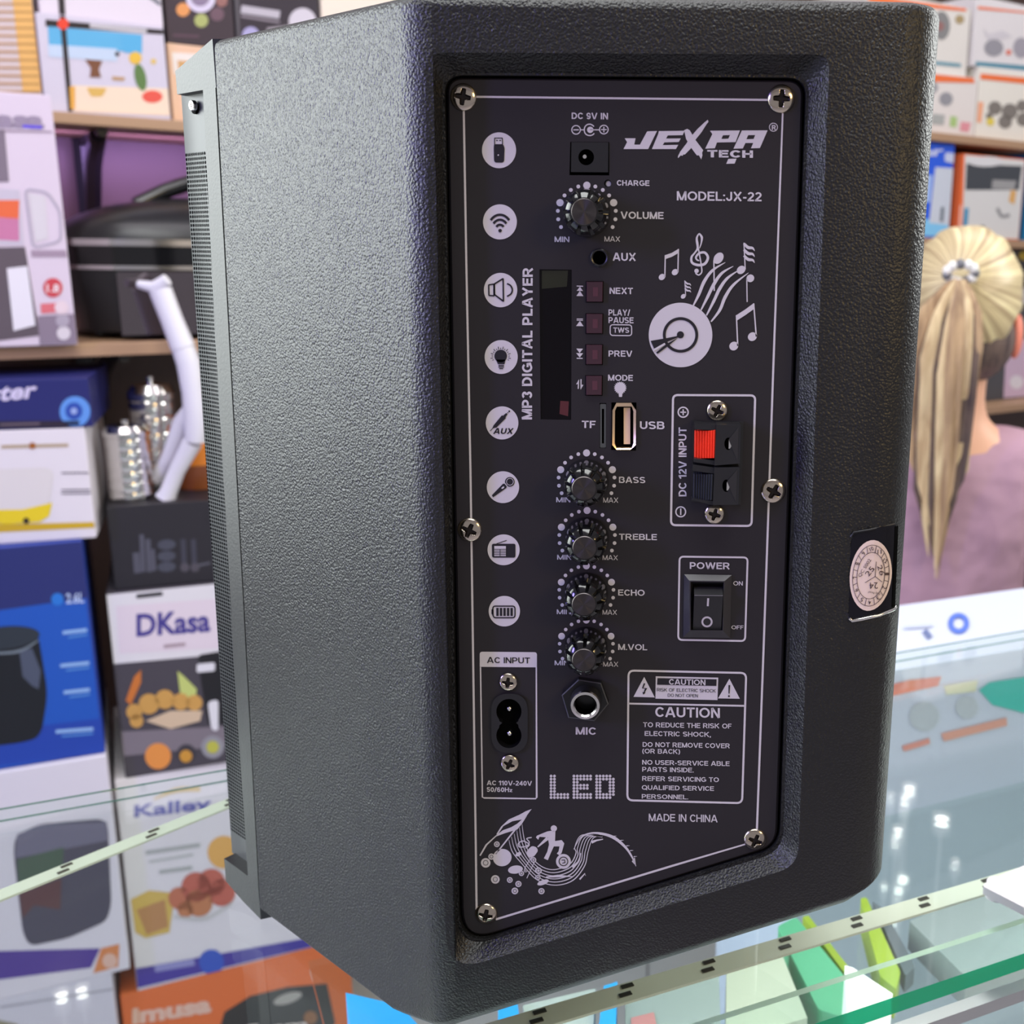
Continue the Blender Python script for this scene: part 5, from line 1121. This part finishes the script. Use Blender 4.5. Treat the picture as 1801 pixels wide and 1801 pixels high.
b.prism(gq, [p+NW*0.006 for p in gq], mat('mirror_dark_glass', (120, 112, 116), 0.04, 0.9)); b.build('glass_window', OV)
for sx in (0.06, 0.54):
    b = MB(); b.lathe([(0.018, 0), (0.016, 0.0125)], SATBLK, Matrix.Translation(wp(ov_t0+sx, 0.19, zS2)), 16); b.build('foot', OV)

# on the second stack: chrome pots, orange mug, folding stand
def chrome_pot(x, y_base, y_top, rpx, label, zb, Y):
    p = atY(x, y_base, Y); k_ = 1/FPX*((p-CAM).length); r = rpx*k_; zt = atY(x, y_top, Y).z; h = zt-zb
    e = thing('canister', Vector((p.x, p.y, zb)), label, 'canister')
    M_ = Matrix.Translation((p.x, p.y, zb)); b = MB()
    pr = [(0.001, 0.0005), (r*0.95, 0.0005), (r, 0.004)]
    for q in range(1, 7): pr += [(r*1.0, h*0.8*q/6-0.006), (r*0.975, h*0.8*q/6-0.003), (r*1.0, h*0.8*q/6)]
    b.lathe(pr, CHROME, M_, 32, close=True); b.build('ribbed_body', e, smooth=30)
    b = MB(); b.lathe([(r*1.03, h*0.8+0.0005), (r*1.03, h*0.86), (r*0.8, h*0.93), (r*0.15, h*0.95), (r*0.15, h), (0.001, h)], CHROME, M_, 32); b.build('lid', e, smooth=30); return e
chrome_pot(230, 850, 738, 33, 'ribbed shiny steel canister with lid, left one on the black kitchenware carton', zb3, 1.32)
chrome_pot(280, 846, 662, 34, 'taller ribbed shiny steel canister just behind the white folding stand', zb3, 1.40)
p = atY(354, 856, 1.42); mg = thing('mug', Vector((p.x, p.y, zb3)), 'orange and brown mug on the black carton beside the loudspeaker', 'mug')
b = MB(); b.lathe([(0.001, .0005), (0.038, 0.0005), (0.040, 0.04), (0.040, 0.041)], mat('brown_glaze', (140, 78, 40), 0.25), Matrix.Translation((p.x, p.y, zb3)), 28, close=False); b.lathe([(0.040, 0.041), (0.040, 0.094), (0.037, 0.094), (0.036, 0.05), (0.001, 0.05)], mat('orange_glaze', (236, 140, 42), 0.25), Matrix.Translation((p.x, p.y, zb3)), 28); b.build('cup', mg, smooth=40)
b = MB(); b.tube([Vector((p.x+0.039, p.y, zb3+0.08)), Vector((p.x+0.066, p.y, zb3+0.07)), Vector((p.x+0.066, p.y, zb3+0.035)), Vector((p.x+0.039, p.y, zb3+0.025))], 0.006, mat('orange_glaze'), 8); b.build('handle', mg, smooth=50)
FS = thing('folding_stand', (0, 0, 0), 'white plastic folding stand with jointed legs beside the left edge of the loudspeaker', 'stand')
def w3(x, y, Y): return atY(x, y, Y)
Yw = atZ(291, 877, zb3).y; FS.location = (atY(290, 880, Yw).x, Yw, zb3)
b = MB(); b.tube([Vector((w3(292, 880, Yw).x, Yw, zb3+.001)), w3(296, 866, Yw), w3(312, 826, Yw), w3(338, 778, Yw)], [0.016, 0.013, 0.0125, 0.015], WHITEP, 12); b.build('front_leg', FS, smooth=50)
b = MB(); b.tube([w3(276, 842, Yw+.03), w3(300, 800, Yw+.02), w3(320, 742, Yw+.01), w3(344, 712, Yw)], [0.010, 0.0125, 0.0135, 0.013], WHITEP, 12); b.build('rear_leg', FS, smooth=50)
b = MB(); b.tube([w3(343, 776, Yw), w3(346, 740, Yw), w3(340, 690, Yw), w3(332, 640, Yw), w3(322, 612, Yw)], [0.016, 0.019, 0.017, 0.018, 0.017], WHITEP, 12); b.build('joint', FS, smooth=50)
b = MB(); b.tube([w3(322, 612, Yw), w3(302, 562, Yw), w3(282, 510, Yw)], [0.018, 0.0165, 0.017], WHITEP, 12); b.tube([w3(243, 500, Yw), w3(272, 506, Yw), w3(294, 492, Yw)], [0.006, 0.010, 0.009], WHITEP, 12); b.build('upper_arm', FS, smooth=50)
# ---------------------------------------------------------------- right hand shelves
def rc(x0, x1, y, yt, o, zb, depth, side, front=None, zmax=9): return shelf_carton(x0, x1, y, yt, o, zb, depth, side, front, zmax)
OR = (240, 118, 62)
c = rc(1520, 1714, 225, 122, 0.05, zR1+.0005, 0.22, (226, 220, 216)); zq = c.A.z+c.h; i = c.ink
i.poly([(1520, 118), (1714, 124), (1714, 146), (1520, 140)], colour(OR), 1.5); i.circ(1664, 174, 12, colour((150, 150, 156)), 1.5); i.poly([(1640, 200), (1662, 202), (1660, 220), (1638, 218)], colour((170, 174, 172)), 1.5); i.poly([(1672, 204), (1684, 206), (1682, 224), (1670, 222)], colour((170, 200, 130)), 1.5); i.poly([(1690, 214), (1708, 216), (1704, 232), (1688, 230)], colour((222, 150, 160)), 1.5); i.circ(1640, 154, 10, colour((160, 160, 164)), 1.5)
c.done('white carton with an orange top band on the right upper shelf, beside the loudspeaker edge')
c = rc(1716, 1900, 232, 130, 0.05, zR1+.0005, 0.22, (232, 228, 218)); zq2 = c.A.z+c.h; i = c.ink
i.poly([(1716, 128), (1900, 146), (1900, 158), (1716, 138)], colour(OR), 1.5); i.poly([(1714, 178), (1730, 180), (1726, 216), (1712, 214)], colour((240, 170, 130)), 1.5)
for x, y, r in ((1750, 190, 12), (1776, 196, 14), (1768, 214, 12), (1798, 186, 10), (1740, 204, 6), (1800, 210, 12)): i.circ(x, y, r, colour((128, 122, 116)), 1.6)
i.circ(1742, 214, 7, colour((226, 206, 90)), 1.7)
c.done('white carton picturing grey cookware on the right upper shelf, nearest the picture edge')
c = rc(1520, 1700, 116, -4, 0.06, zq+.0005, 0.20, (224, 220, 214)); i = c.ink
i.poly([(1520, -10), (1700, 2), (1700, 20), (1520, 2)], colour(OR), 1.5); i.poly(ell(1656, 45, 15, 25), colour((134, 134, 134)), 1.5); i.circ(1653, 46, 8, colour((150, 110, 108)), 2); i.poly([(1630, 106), (1690, 112), (1690, 118), (1630, 112)], colour((96, 150, 168)), 1.5); i.circ(1688, 34, 8, colour((170, 150, 110)), 1.5)
c.done('white carton picturing a round grey pan, on top of the orange banded carton')
c = rc(1708, 1900, 126, 10, 0.06, max(zq2, zq)+.0005, 0.20, (222, 218, 220)); i = c.ink
i.poly([(1720, 11), (1900, 24), (1900, 30), (1720, 16)], colour(OR), 1.5); i.poly(ell(1748, 84, 17, 15), colour((150, 148, 156)), 1.5); i.poly(ell(1796, 84, 14, 18), colour((160, 156, 166)), 1.5); i.circ(1774, 92, 5, colour((220, 120, 100)), 1.6); i.poly([(1716, 108), (1900, 124), (1900, 133), (1716, 118)], colour((76, 136, 158)), 1.5); i.poly([(1728, 50), (1740, 60), (1764, 54), (1780, 64), (1740, 74)], colour((206, 202, 208)), 1.4)
c.done('white carton with a teal bottom band, top right on the shelf')
c = rc(1540, 1668, 412, 244, 0.03, zR2+.0005, 0.24, (44, 96, 226), None, zR1-.022); i = c.ink
i.text('Oster', 1556, 1658, 262, 279, colour((206, 214, 246)), 1.5, sl=-0.05, shear=0.2, bold=0.04); i.poly(rpoly([(1662, 268), (1682, 270), (1681, 288), (1661, 284)], 5), colour((200, 210, 240)), 1.5)
i.poly([(1645, 294), (1678, 296), (1670, 396), (1634, 392)], colour((206, 214, 226)), 1.6); i.line([(1658, 364), (1656, 390)], 6, colour((110, 120, 130)), 2); i.poly([(1540, 380), (1672, 388), (1670, 416), (1540, 412)], colour((130, 202, 246)), 1.5); i.poly([(1560, 306), (1640, 308), (1636, 356), (1560, 350)], colour((168, 196, 244)), 1.5)
c.done('bright blue carton with white script on the right lower shelf')
c = rc(1683, 1792, 418, 274, 0.02, zR2+.0005, 0.20, (232, 110, 58), (222, 222, 220), zR1-.022); i = c.ink
i.poly([(1674, 272), (1697, 272), (1692, 420), (1670, 418)], colour((240, 122, 66)), 1.5); i.poly([(1674, 360), (1692, 360), (1690, 420), (1670, 418)], colour((250, 190, 170)), 1.7); i.poly([(1700, 288), (1798, 292), (1792, 334), (1698, 334)], colour((70, 74, 80)), 1.5); i.poly(ell(1734, 284, 32, 9), colour((222, 222, 224)), 1.8); i.poly([(1746, 316), (1788, 318), (1784, 334), (1744, 332)], colour((160, 160, 160)), 2)
i.poly([(1696, 366), (1704, 366), (1700, 416), (1692, 414)], colour((70, 150, 190)), 1.6); i.circ(1728, 401, 5, colour((80, 82, 84)), 1.6); i.line([(1754, 366), (1762, 380), (1776, 378)], 6, colour((150, 150, 152)), 1.6, sm=True); i.poly([(1778, 334), (1788, 336), (1784, 360), (1774, 354)], colour((226, 176, 106)), 1.6)
c.done('orange edged carton picturing a coffee maker on the right lower shelf')
c = rc(1800, 1920, 424, 258, 0.06, zR2+.0005, 0.20, (40, 140, 206), None, zR1-.022); c.done('sky blue carton at the right end of the lower shelf')
# lower right shelf, behind the person
c = rc(1540, 1642, 700, 452, 0.05, zR3+.0005, 0.22, (226, 132, 70), None, zR2-.022); i = c.ink; i.poly([(1540, 590), (1642, 590), (1642, 640), (1540, 640)], colour((214, 214, 218)), 1.5); i.poly([(1540, 650), (1620, 652), (1620, 672), (1540, 672)], colour((222, 90, 84)), 1.5); i.poly([(1540, 640), (1642, 640), (1642, 652), (1540, 650)], colour((110, 110, 118)), 1.6); i.poly(ell(1622, 438+25, 18, 12), colour((190, 150, 140)), 1.8)
c.done('orange and white carton behind the seated person, beside the loudspeaker')
c = rc(1730, 1860, 700, 440, 0.08, zR3+.0005, 0.22, (84, 84, 88), None, zR2-.022); i = c.ink; i.circ(1800, 436+14, 8, colour((226, 196, 70)), 1.5); i.circ(1799, 520, 14, colour((206, 206, 210)), 1.5); i.poly([(1786, 560), (1860, 560), (1860, 600), (1786, 600)], colour((60, 130, 130)), 1.5); i.poly([(1770, 604), (1860, 584), (1860, 700), (1765, 700)], colour((216, 190, 212)), 1.8); i.circ(1788, 672, 12, colour((236, 230, 236)), 2)
c.done('grey carton with pale pink lower half, to the right behind the seated person')

# ---------------------------------------------------------------- pale cartons standing just behind the counter
AP = 66
pc = atY(1560, 1200, 0.60); PC = Vector((pc.x, pc.y, 0)); ztp = ztop(1640, 1166, PC, AP)
ztm = (ztp+FZ)/2
c = Carton(1420, 1990, FZ, ztm-.0005, PC, AP, 0.16, (196, 204, 214), yb=1180); i = c.ink
i.poly([(1420, 1560), (1900, 1450), (1900, 1475), (1420, 1590)], colour((224, 150, 140)), 1.5); c.done('pale blue carton on the floor behind the counter, lower one of two')
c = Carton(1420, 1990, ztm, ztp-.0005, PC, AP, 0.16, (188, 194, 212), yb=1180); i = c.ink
i.hoop(1686, 1094, 15, 9, colour((76, 106, 190)), 1.5, 16); i.line([(1628, 1112), (1636, 1128)], 10, colour((96, 110, 150)), 1.5); i.line([(1590, 1090), (1650, 1104)], 5, colour((170, 178, 200)), 1.5)
for q in ((1625, 1260, 26), (1700, 1244, 20)): i.circ(*q, colour((176, 182, 192)), 1.5)
i.poly([(1560, 1206), (1600, 1196), (1656, 1190), (1650, 1206), (1570, 1224)], colour((206, 116, 96)), 2); i.poly([(1655, 1290), (1770, 1262), (1772, 1276), (1660, 1304)], colour((206, 150, 136)), 2); i.poly([(1586, 1312), (1634, 1298), (1636, 1308), (1590, 1322)], colour((206, 140, 130)), 2); i.poly([(1722, 1214), (1740, 1200), (1900, 1176), (1900, 1262), (1800, 1254), (1746, 1240)], colour((66, 178, 168)), 2); i.poly([(1660, 1206), (1720, 1196), (1716, 1216), (1664, 1222)], colour((206, 204, 176)), 2)  # mirrored shelf colours painted on the front as coral and teal reflections
i2 = Ink(c.mb, lambda x, y, l: atZ(x, y, ztp+0.0005*l))
i2.hoop(1686, 1096, 14, 9, colour((76, 106, 190)), 1.5, 14); i2.line([(1626, 1108), (1636, 1122)], 10, colour((96, 110, 150)), 1.5); i2.line([(1590, 1104), (1640, 1100)], 5, colour((170, 178, 200)), 1.5)
c.done('white carton with blue lettering and painted reflections behind the counter, upper of two')

# ---------------------------------------------------------------- things on and in the counter
prism_px('price_tag_stand', [(1727, 1558), (1738, 1549), (1860, 1497), (1860, 1625), (1801, 1596)], GZ+0.012, 0.004, WHITEP, 'white tag plate on a short peg lying on the glass at the right edge', 'tag', r=6)
_o = bpy.data.objects['price_tag_stand']; q = atZ(1752, 1578, GZ)
b = MB(); b.lathe([(0.005, 0), (0.005, 0.008)], WHITEP, Matrix.Translation(q), 18); _e = b.build('peg', _o)
def tray_item(name, px, h, m, label, cat, r=0, extra=None, group=None):
    b = MB(); q = rpoly(px, r, 4) if r else px
    T = [atZ(x, y, TZ+h) for x, y in q]; Bt = [Vector((p.x, p.y, TZ+0.0004)) for p in T]; b.prism(T, Bt, m)
    for e in (extra or []): b.poly([[atZ(x, y, TZ+h+0.0006) for x, y in e[0]]], e[1])
    return tag(b.build(name), label, cat, group)
MINT = colour((84, 156, 122), 0.35); LIME = colour((140, 158, 52), 0.35)
tray_item('phone_case', [(1366, 1630), (1400, 1612), (1486, 1718), (1486, 1790), (1440, 1776)], 0.022, MINT, 'mint green case lying inside the counter under the loudspeaker', 'case', 8)
tray_item('phone_case', [(1412, 1612), (1422, 1610), (1492, 1700), (1486, 1712)], 0.016, LIME, 'thin yellow green case edge between the mint case and the lime case', 'case')
tray_item('phone_case', [(1513, 1580), (1524, 1578), (1584, 1710), (1576, 1740), (1548, 1716)], 0.020, LIME, 'lime green case standing alone inside the counter', 'case', 4)
tray_item('phone_case', [(1534, 1584), (1556, 1600), (1610, 1700), (1592, 1716)], 0.012, colour((92, 98, 108), 0.4), 'dark grey case right beside the lime green case', 'case', 4)
tray_item('paper_label', [(1486, 1698), (1500, 1702), (1570, 1748), (1490, 1778)], 0.055, colour((240, 240, 240), 0.5), 'white triangular paper corner inside the counter near its front edge', 'label')
BLU = colour((46, 156, 226), 0.4); PAL = colour((168, 176, 172), 0.4)
tray_item('phone_box', [(608, 1746), (704, 1768), (760, 1830), (620, 1830)], 0.03, BLU, 'blue box inside the counter under the loudspeaker lower left corner', 'box')
tray_item('phone_box', [(876, 1776), (910, 1764), (920, 1830), (876, 1830)], 0.03, BLU, 'narrow blue box inside the counter, middle one of the blue boxes', 'box')
tray_item('phone_box', [(1062, 1734), (1086, 1726), (1082, 1830), (1050, 1830)], 0.03, BLU, 'narrow blue box inside the counter, rightmost of the blue boxes', 'box')
tray_item('phone_box', [(920, 1768), (1048, 1738), (1042, 1830), (930, 1830)], 0.026, PAL, 'pale white box between the two narrow blue boxes', 'box')
tray_item('phone_box', [(1100, 1730), (1264, 1690), (1268, 1830), (1100, 1830)], 0.026, colour((138, 148, 146), 0.4), 'grey picture box right of the rightmost blue box', 'box', extra=[([(1110, 1790), (1150, 1780), (1160, 1830), (1110, 1830)], colour((176, 120, 120)))])
tray_item('phone_box', [(1278, 1686), (1368, 1660), (1420, 1790), (1276, 1830)], 0.026, colour((170, 174, 158), 0.4), 'pale cream box left of the mint green case', 'box')
tray_item('phone_box', [(1600, 1620), (1740, 1560), (1900, 1640), (1700, 1720)], 0.02, colour((128, 134, 138), 0.3), 'silver grey packet right of the lime green case', 'box')

# ---------------------------------------------------------------- seated person seen from behind
YP = 1.40
SKIN = mat('warm_skin', (222, 170, 142), 0.5, bump=(120, 0.1, 0.0006, 2))
hc = atY(1700, 556, YP)
SHIRT = mat('mauve_cotton', (170, 136, 152), 0.85, 0, 0.2, bump=(11, 0.7, 0.03, 2)); TROU = mat('dark_denim', (50, 56, 78), 0.8)
def hairm(name, a, b_):
    m = mat(name, a, 0.45); nt = m.node_tree; bs = nt.nodes['Principled BSDF']; tc = nt.nodes.new('ShaderNodeTexCoord'); n = nt.nodes.new('ShaderNodeTexNoise'); mp = nt.nodes.new('ShaderNodeMapping'); mp.inputs['Scale'].default_value = (90, 90, 6)
    n.inputs['Scale'].default_value = 1.0; n.inputs['Detail'].default_value = 3; cr = nt.nodes.new('ShaderNodeValToRGB'); cr.color_ramp.elements[0].position = .35; cr.color_ramp.elements[1].position = .65
    cr.color_ramp.elements[0].color = rgb(b_); cr.color_ramp.elements[1].color = rgb(a)
    nt.links.new(tc.outputs['Object'], mp.inputs[0]); nt.links.new(mp.outputs[0], n.inputs['Vector']); nt.links.new(n.outputs['Fac'], cr.inputs[0]); nt.links.new(cr.outputs[0], bs.inputs['Base Color']); return m
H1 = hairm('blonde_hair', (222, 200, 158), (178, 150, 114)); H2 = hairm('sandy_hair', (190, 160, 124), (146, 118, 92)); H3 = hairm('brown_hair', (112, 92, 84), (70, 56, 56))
def skin_mesh(name, nodes, edges, m, parent, lv=2, root=0):
    """nodes {key: (Vector, radius or (rx, ry))}; a continuous limb surface grown along the edges"""
    keys = list(nodes); me = bpy.data.meshes.new(name); org = parent_origin(parent)
    me.from_pydata([tuple(nodes[q][0]-org) for q in keys], [(keys.index(a), keys.index(b)) for a, b in edges], [])
    o = bpy.data.objects.new(name, me); COL.objects.link(o)
    sk_ = o.modifiers.new('skin', 'SKIN'); sd = o.modifiers.new('sub', 'SUBSURF'); sd.levels = sd.render_levels = lv
    me.skin_vertices.new() if not me.skin_vertices else None
    for q, sv in zip(keys, me.skin_vertices[0].data): r = nodes[q][1]; sv.radius = r if isinstance(r, tuple) else (r, r); sv.use_root = (keys.index(q) == root)
    bpy.context.view_layer.update(); dg = bpy.context.evaluated_depsgraph_get(); nm = bpy.data.meshes.new_from_object(o.evaluated_get(dg))
    o.modifiers.clear(); o.data = nm; nm.materials.clear(); nm.materials.append(m); nm.polygons.foreach_set('use_smooth', [True]*len(nm.polygons))
    o.parent = parent; return o
X0, zs = hc.x, hc.z-0.80                                     # seat height
PR = thing('person', (X0, YP+0.05, FZ), 'person with a long blonde ponytail and mauve shirt, seated with their back to us', 'person')
def V(dx, dy, z): return Vector((X0+dx, YP+dy, z))
zz = hc.z
N = {'pel': (V(0, .06, zs+.09), (.13, .10)), 'bel': (V(0, .05, zs+.22), (.118, .09)), 'che': (V(0, .04, zz-.36), (.125, .095)), 'sho': (V(0, .035, zz-.245), (.085, .07)), 'nek': (V(0, .03, zz-.165), .050), 'nek2': (V(0, .03, zz-.10), .050), 'hd0': (V(0, .035, zz-.055), .062), 'hd1': (V(0, .03, zz+.03), .080), 'hd2': (V(0, .03, zz+.075), .066)}
Eg = [('pel', 'bel'), ('bel', 'che'), ('che', 'sho'), ('sho', 'nek'), ('nek', 'nek2'), ('nek2', 'hd0'), ('hd0', 'hd1'), ('hd1', 'hd2')]
for sg in (-1, 1):
    s_ = 'lr'[sg > 0]
    N.update({s_+'s': (V(.165*sg, .04, zz-.255), .055), s_+'e': (V(.225*sg, .07, zz-.52), .040), s_+'w': (V(.15*sg, .30, zz-.60), .028), s_+'h': (V(.13*sg, .36, zz-.60), (.022, .036)),
              s_+'hip': (V(.09*sg, .10, zs+.085), .085), s_+'kn': (V(.12*sg, .48, zs+.07), .058), s_+'an': (V(.12*sg, .50, FZ+.10), .040), s_+'ft': (V(.125*sg, .60, FZ+.045), .034), s_+'toe': (V(.13*sg, .68, FZ+.03), .026)})
    Eg += [('sho', s_+'s'), (s_+'s', s_+'e'), (s_+'e', s_+'w'), (s_+'w', s_+'h'), ('pel', s_+'hip'), (s_+'hip', s_+'kn'), (s_+'kn', s_+'an'), (s_+'an', s_+'ft'), (s_+'ft', s_+'toe')]
    for f in range(4):
        a = V((.13+.018*(1.5-f))*sg, .405, zz-.602); N.update({f'{s_}f{f}': (a, .0095), f'{s_}g{f}': (a+Vector((0, .032+.004*(f in (1, 2)), -.012)), .008), f'{s_}k{f}': (a+Vector((0, .052, -.035)), .0068)}); Eg += [(s_+'h', f'{s_}f{f}'), (f'{s_}f{f}', f'{s_}g{f}'), (f'{s_}g{f}', f'{s_}k{f}')]
    a = V(.098*sg, .36, zz-.606); N.update({s_+'t1': (a, .011), s_+'t2': (a+Vector((-.012*sg, .035, -.01)), .009)}); Eg += [(s_+'w', s_+'t1'), (s_+'t1', s_+'t2')]
skin_mesh('body', N, Eg, SKIN, PR)
# face features and ears
def ball(mb, c, rx, ry, rz, m, rot=None, n=20):
    bm = bmesh.new(); bmesh.ops.create_uvsphere(bm, u_segments=n, v_segments=n//2+2, radius=1.0)
    M_ = Matrix.Translation(c) @ (rot.to_4x4() if rot else Matrix.Identity(4)) @ Matrix.Diagonal((rx, ry, rz, 1)); mb.bm(bm, m, M_)
b = MB(); b.tube([V(0, .108, zz+.035), V(0, .126, zz-.005), V(0, .112, zz-.015)], [.007, .014, .010], SKIN, 10); ball(b, V(0, .105, zz-.048), .022, .010, .007, mat('lip_skin', (190, 110, 104), 0.4)); b.build('nose_and_mouth', PR, smooth=60)
for sg in (-1, 1):
    b = MB(); ball(b, V(.031*sg, .102, zz+.022), .013, .010, .010, mat('eye_white', (235, 232, 230), 0.2)); ball(b, V(.031*sg, .110, zz+.022), .006, .005, .006, mat('eye_iris', (70, 60, 50), 0.2)); b.build('eye', PR, smooth=60)
    b = MB(); ball(b, V(.088*sg, .020, zz-.032), .011, .026, .036, mat('lit_ear_skin', (226, 130, 108), 0.5), Matrix.Rotation(R_(-18*sg), 3, 'Z')); b.build('ear', PR, smooth=60)  # red light on the ears put into this skin tone
# shirt and trousers
sh = {'a': (V(0, .06, zs+.06), (.165, .125)), 'b': (V(0, .05, zs+.22), (.150, .115)), 'c': (V(0, .04, zz-.36), (.158, .118)), 'd': (V(0, .035, zz-.235), (.105, .085)), 'e': (V(0, .032, zz-.175), (.062, .060))}
ed = [('a', 'b'), ('b', 'c'), ('c', 'd'), ('d', 'e')]
for sg in (-1, 1):
    s_ = 'lr'[sg > 0]; sh.update({s_+'s': (V(.170*sg, .04, zz-.252), .070), s_+'m': (V(.205*sg, .055, zz-.38), .062), s_+'e': (V(.222*sg, .066, zz-.47), .056)}); ed += [('d', s_+'s'), (s_+'s', s_+'m'), (s_+'m', s_+'e')]
skin_mesh('shirt', sh, ed, SHIRT, PR)
tr_ = {'p': (V(0, .06, zs+.085), (.15, .115))}; ed = []
for sg in (-1, 1):
    s_ = 'lr'[sg > 0]; tr_.update({s_+'h': (V(.09*sg, .11, zs+.085), .094), s_+'k': (V(.12*sg, .485, zs+.07), .068), s_+'a': (V(.12*sg, .50, FZ+.12), .052)}); ed += [('p', s_+'h'), (s_+'h', s_+'k'), (s_+'k', s_+'a')]
skin_mesh('trousers', tr_, ed, TROU, PR)
# hair: cap combed back to the tie, darker nape, ponytail, beaded tie
tie = atY(1685, 487, YP-0.075)
hb = MB(); vs = []; fs = []; NU, NV = 40, 18
cz = V(0, .03, zz+.022)
for j in range(NV+1):
    for i_ in range(NU):
        th = math.pi*j/NV*0.80; ph = 2*math.pi*i_/NU
        # sphere whose pole is at the back of the head; combed ridges run to the tie
        r = 1+0.020*math.sin(ph*17+2*math.sin(ph*5))*math.sin(th)
        x = 0.091*math.sin(th)*math.cos(ph)*r; y = -0.103*math.cos(th)*r; z_ = 0.107*math.sin(th)*math.sin(ph)*r
        if th > 0.9 and math.sin(ph) < -0.15: z_ *= 0.62; 
        vs.append(cz+Vector((x, y, z_+ (0.012 if math.sin(ph) > 0 else 0))))
for j in range(NV):
    for i_ in range(NU): fs.append((j*NU+i_, j*NU+(i_+1) % NU, (j+1)*NU+(i_+1) % NU, (j+1)*NU+i_))
def hair_radial():
    m = mat('combed_blonde_hair', (236, 218, 164), 0.42); nt = m.node_tree; bs = nt.nodes['Principled BSDF']; tc = nt.nodes.new('ShaderNodeTexCoord'); sp = nt.nodes.new('ShaderNodeSeparateXYZ')
    t_ = tie-parent_origin(PR); sb = nt.nodes.new('ShaderNodeVectorMath'); sb.operation = 'SUBTRACT'; sb.inputs[1].default_value = (t_.x, t_.y, t_.z)
    nt.links.new(tc.outputs['Object'], sb.inputs[0]); nt.links.new(sb.outputs[0], sp.inputs[0])
    at = nt.nodes.new('ShaderNodeMath'); at.operation = 'ARCTAN2'; nt.links.new(sp.outputs[0], at.inputs[0]); nt.links.new(sp.outputs[2], at.inputs[1])
    cb = nt.nodes.new('ShaderNodeCombineXYZ'); nt.links.new(at.outputs[0], cb.inputs[0]); n = nt.nodes.new('ShaderNodeTexNoise'); n.inputs['Scale'].default_value = 9; n.inputs['Detail'].default_value = 4; nt.links.new(cb.outputs[0], n.inputs['Vector'])
    cr = nt.nodes.new('ShaderNodeValToRGB'); cr.color_ramp.elements[0].position = .36; cr.color_ramp.elements[1].position = .62; cr.color_ramp.elements[0].color = rgb((150, 124, 94)); cr.color_ramp.elements[1].color = rgb((228, 212, 166))
    nt.links.new(n.outputs['Fac'], cr.inputs[0]); nt.links.new(cr.outputs[0], bs.inputs['Base Color']); return m
hb.add(vs, fs, hair_radial()); hb.build('combed_hair', PR, smooth=70)
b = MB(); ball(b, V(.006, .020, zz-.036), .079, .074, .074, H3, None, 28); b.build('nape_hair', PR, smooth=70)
pt = MB(); rnd = random.Random(3)
for q in range(46):
    f = rnd.uniform(-1, 1); d_ = rnd.uniform(0, 1); dep = 0.012+0.028*d_*(1-abs(f)*.6)
    ln = 985-150*abs(f)**1.5+rnd.uniform(-45, 45); P = []
    for t in (0, .06, .16, .32, .5, .68, .84, 1.0):
        y = 492+(ln-492)*t; wdt = (10+66*min(1, t*4.2)**0.8)*(1-0.22*max(0, t-.3)/.7)*(1 if t < .85 else 1-0.55*(t-.85)/.15); xc = 1685-26*min(1, t*2.6)**0.9-4*t
        if t > .5: xc += (1642-xc)*.8*(t-.5)/.5
        P.append(atY(xc+f*wdt*0.80+3*math.sin(6*t+q), y, YP-.078-dep-0.030*math.sin(math.pi*min(1, t*1.4))*(1-.5*t)))
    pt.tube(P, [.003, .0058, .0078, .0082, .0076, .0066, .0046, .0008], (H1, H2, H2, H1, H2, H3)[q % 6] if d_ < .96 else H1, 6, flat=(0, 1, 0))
pt.build('ponytail', PR, smooth=70)
b = MB()
for q in range(11):
    a = 2*math.pi*q/11; ball(b, tie+Vector((.021*math.cos(a), -.014-.004*math.sin(a), .013*math.sin(a)+.006)), .0078, .0078, .0078, mat('pearl_white_beads', (232, 230, 226), 0.3) if q % 3 else mat('grey_beads', (110, 110, 116), 0.3), None, 12)
b.build('beaded_hair_tie', PR, smooth=60)
ST = thing('stool', (X0, YP+0.12, FZ), 'round stool hidden under the seated person', 'stool')
b = MB(); b.lathe([(0.001, zs-.075), (.17, zs-.075), (.175, zs-.05), (.165, zs-.034), (.001, zs-.034)], mat('stool_vinyl', (60, 56, 60), 0.4), Matrix.Translation((X0, YP+.12, 0)), 32); b.build('seat', ST, smooth=40)
for q in range(4):
    a = R_(45+90*q); b = MB(); b.tube([Vector((X0+.12*math.cos(a), YP+.12+.12*math.sin(a), zs-.075)), Vector((X0+.17*math.cos(a), YP+.12+.17*math.sin(a), FZ))], .012, CHROME, 10); b.build('leg', ST, smooth=40)
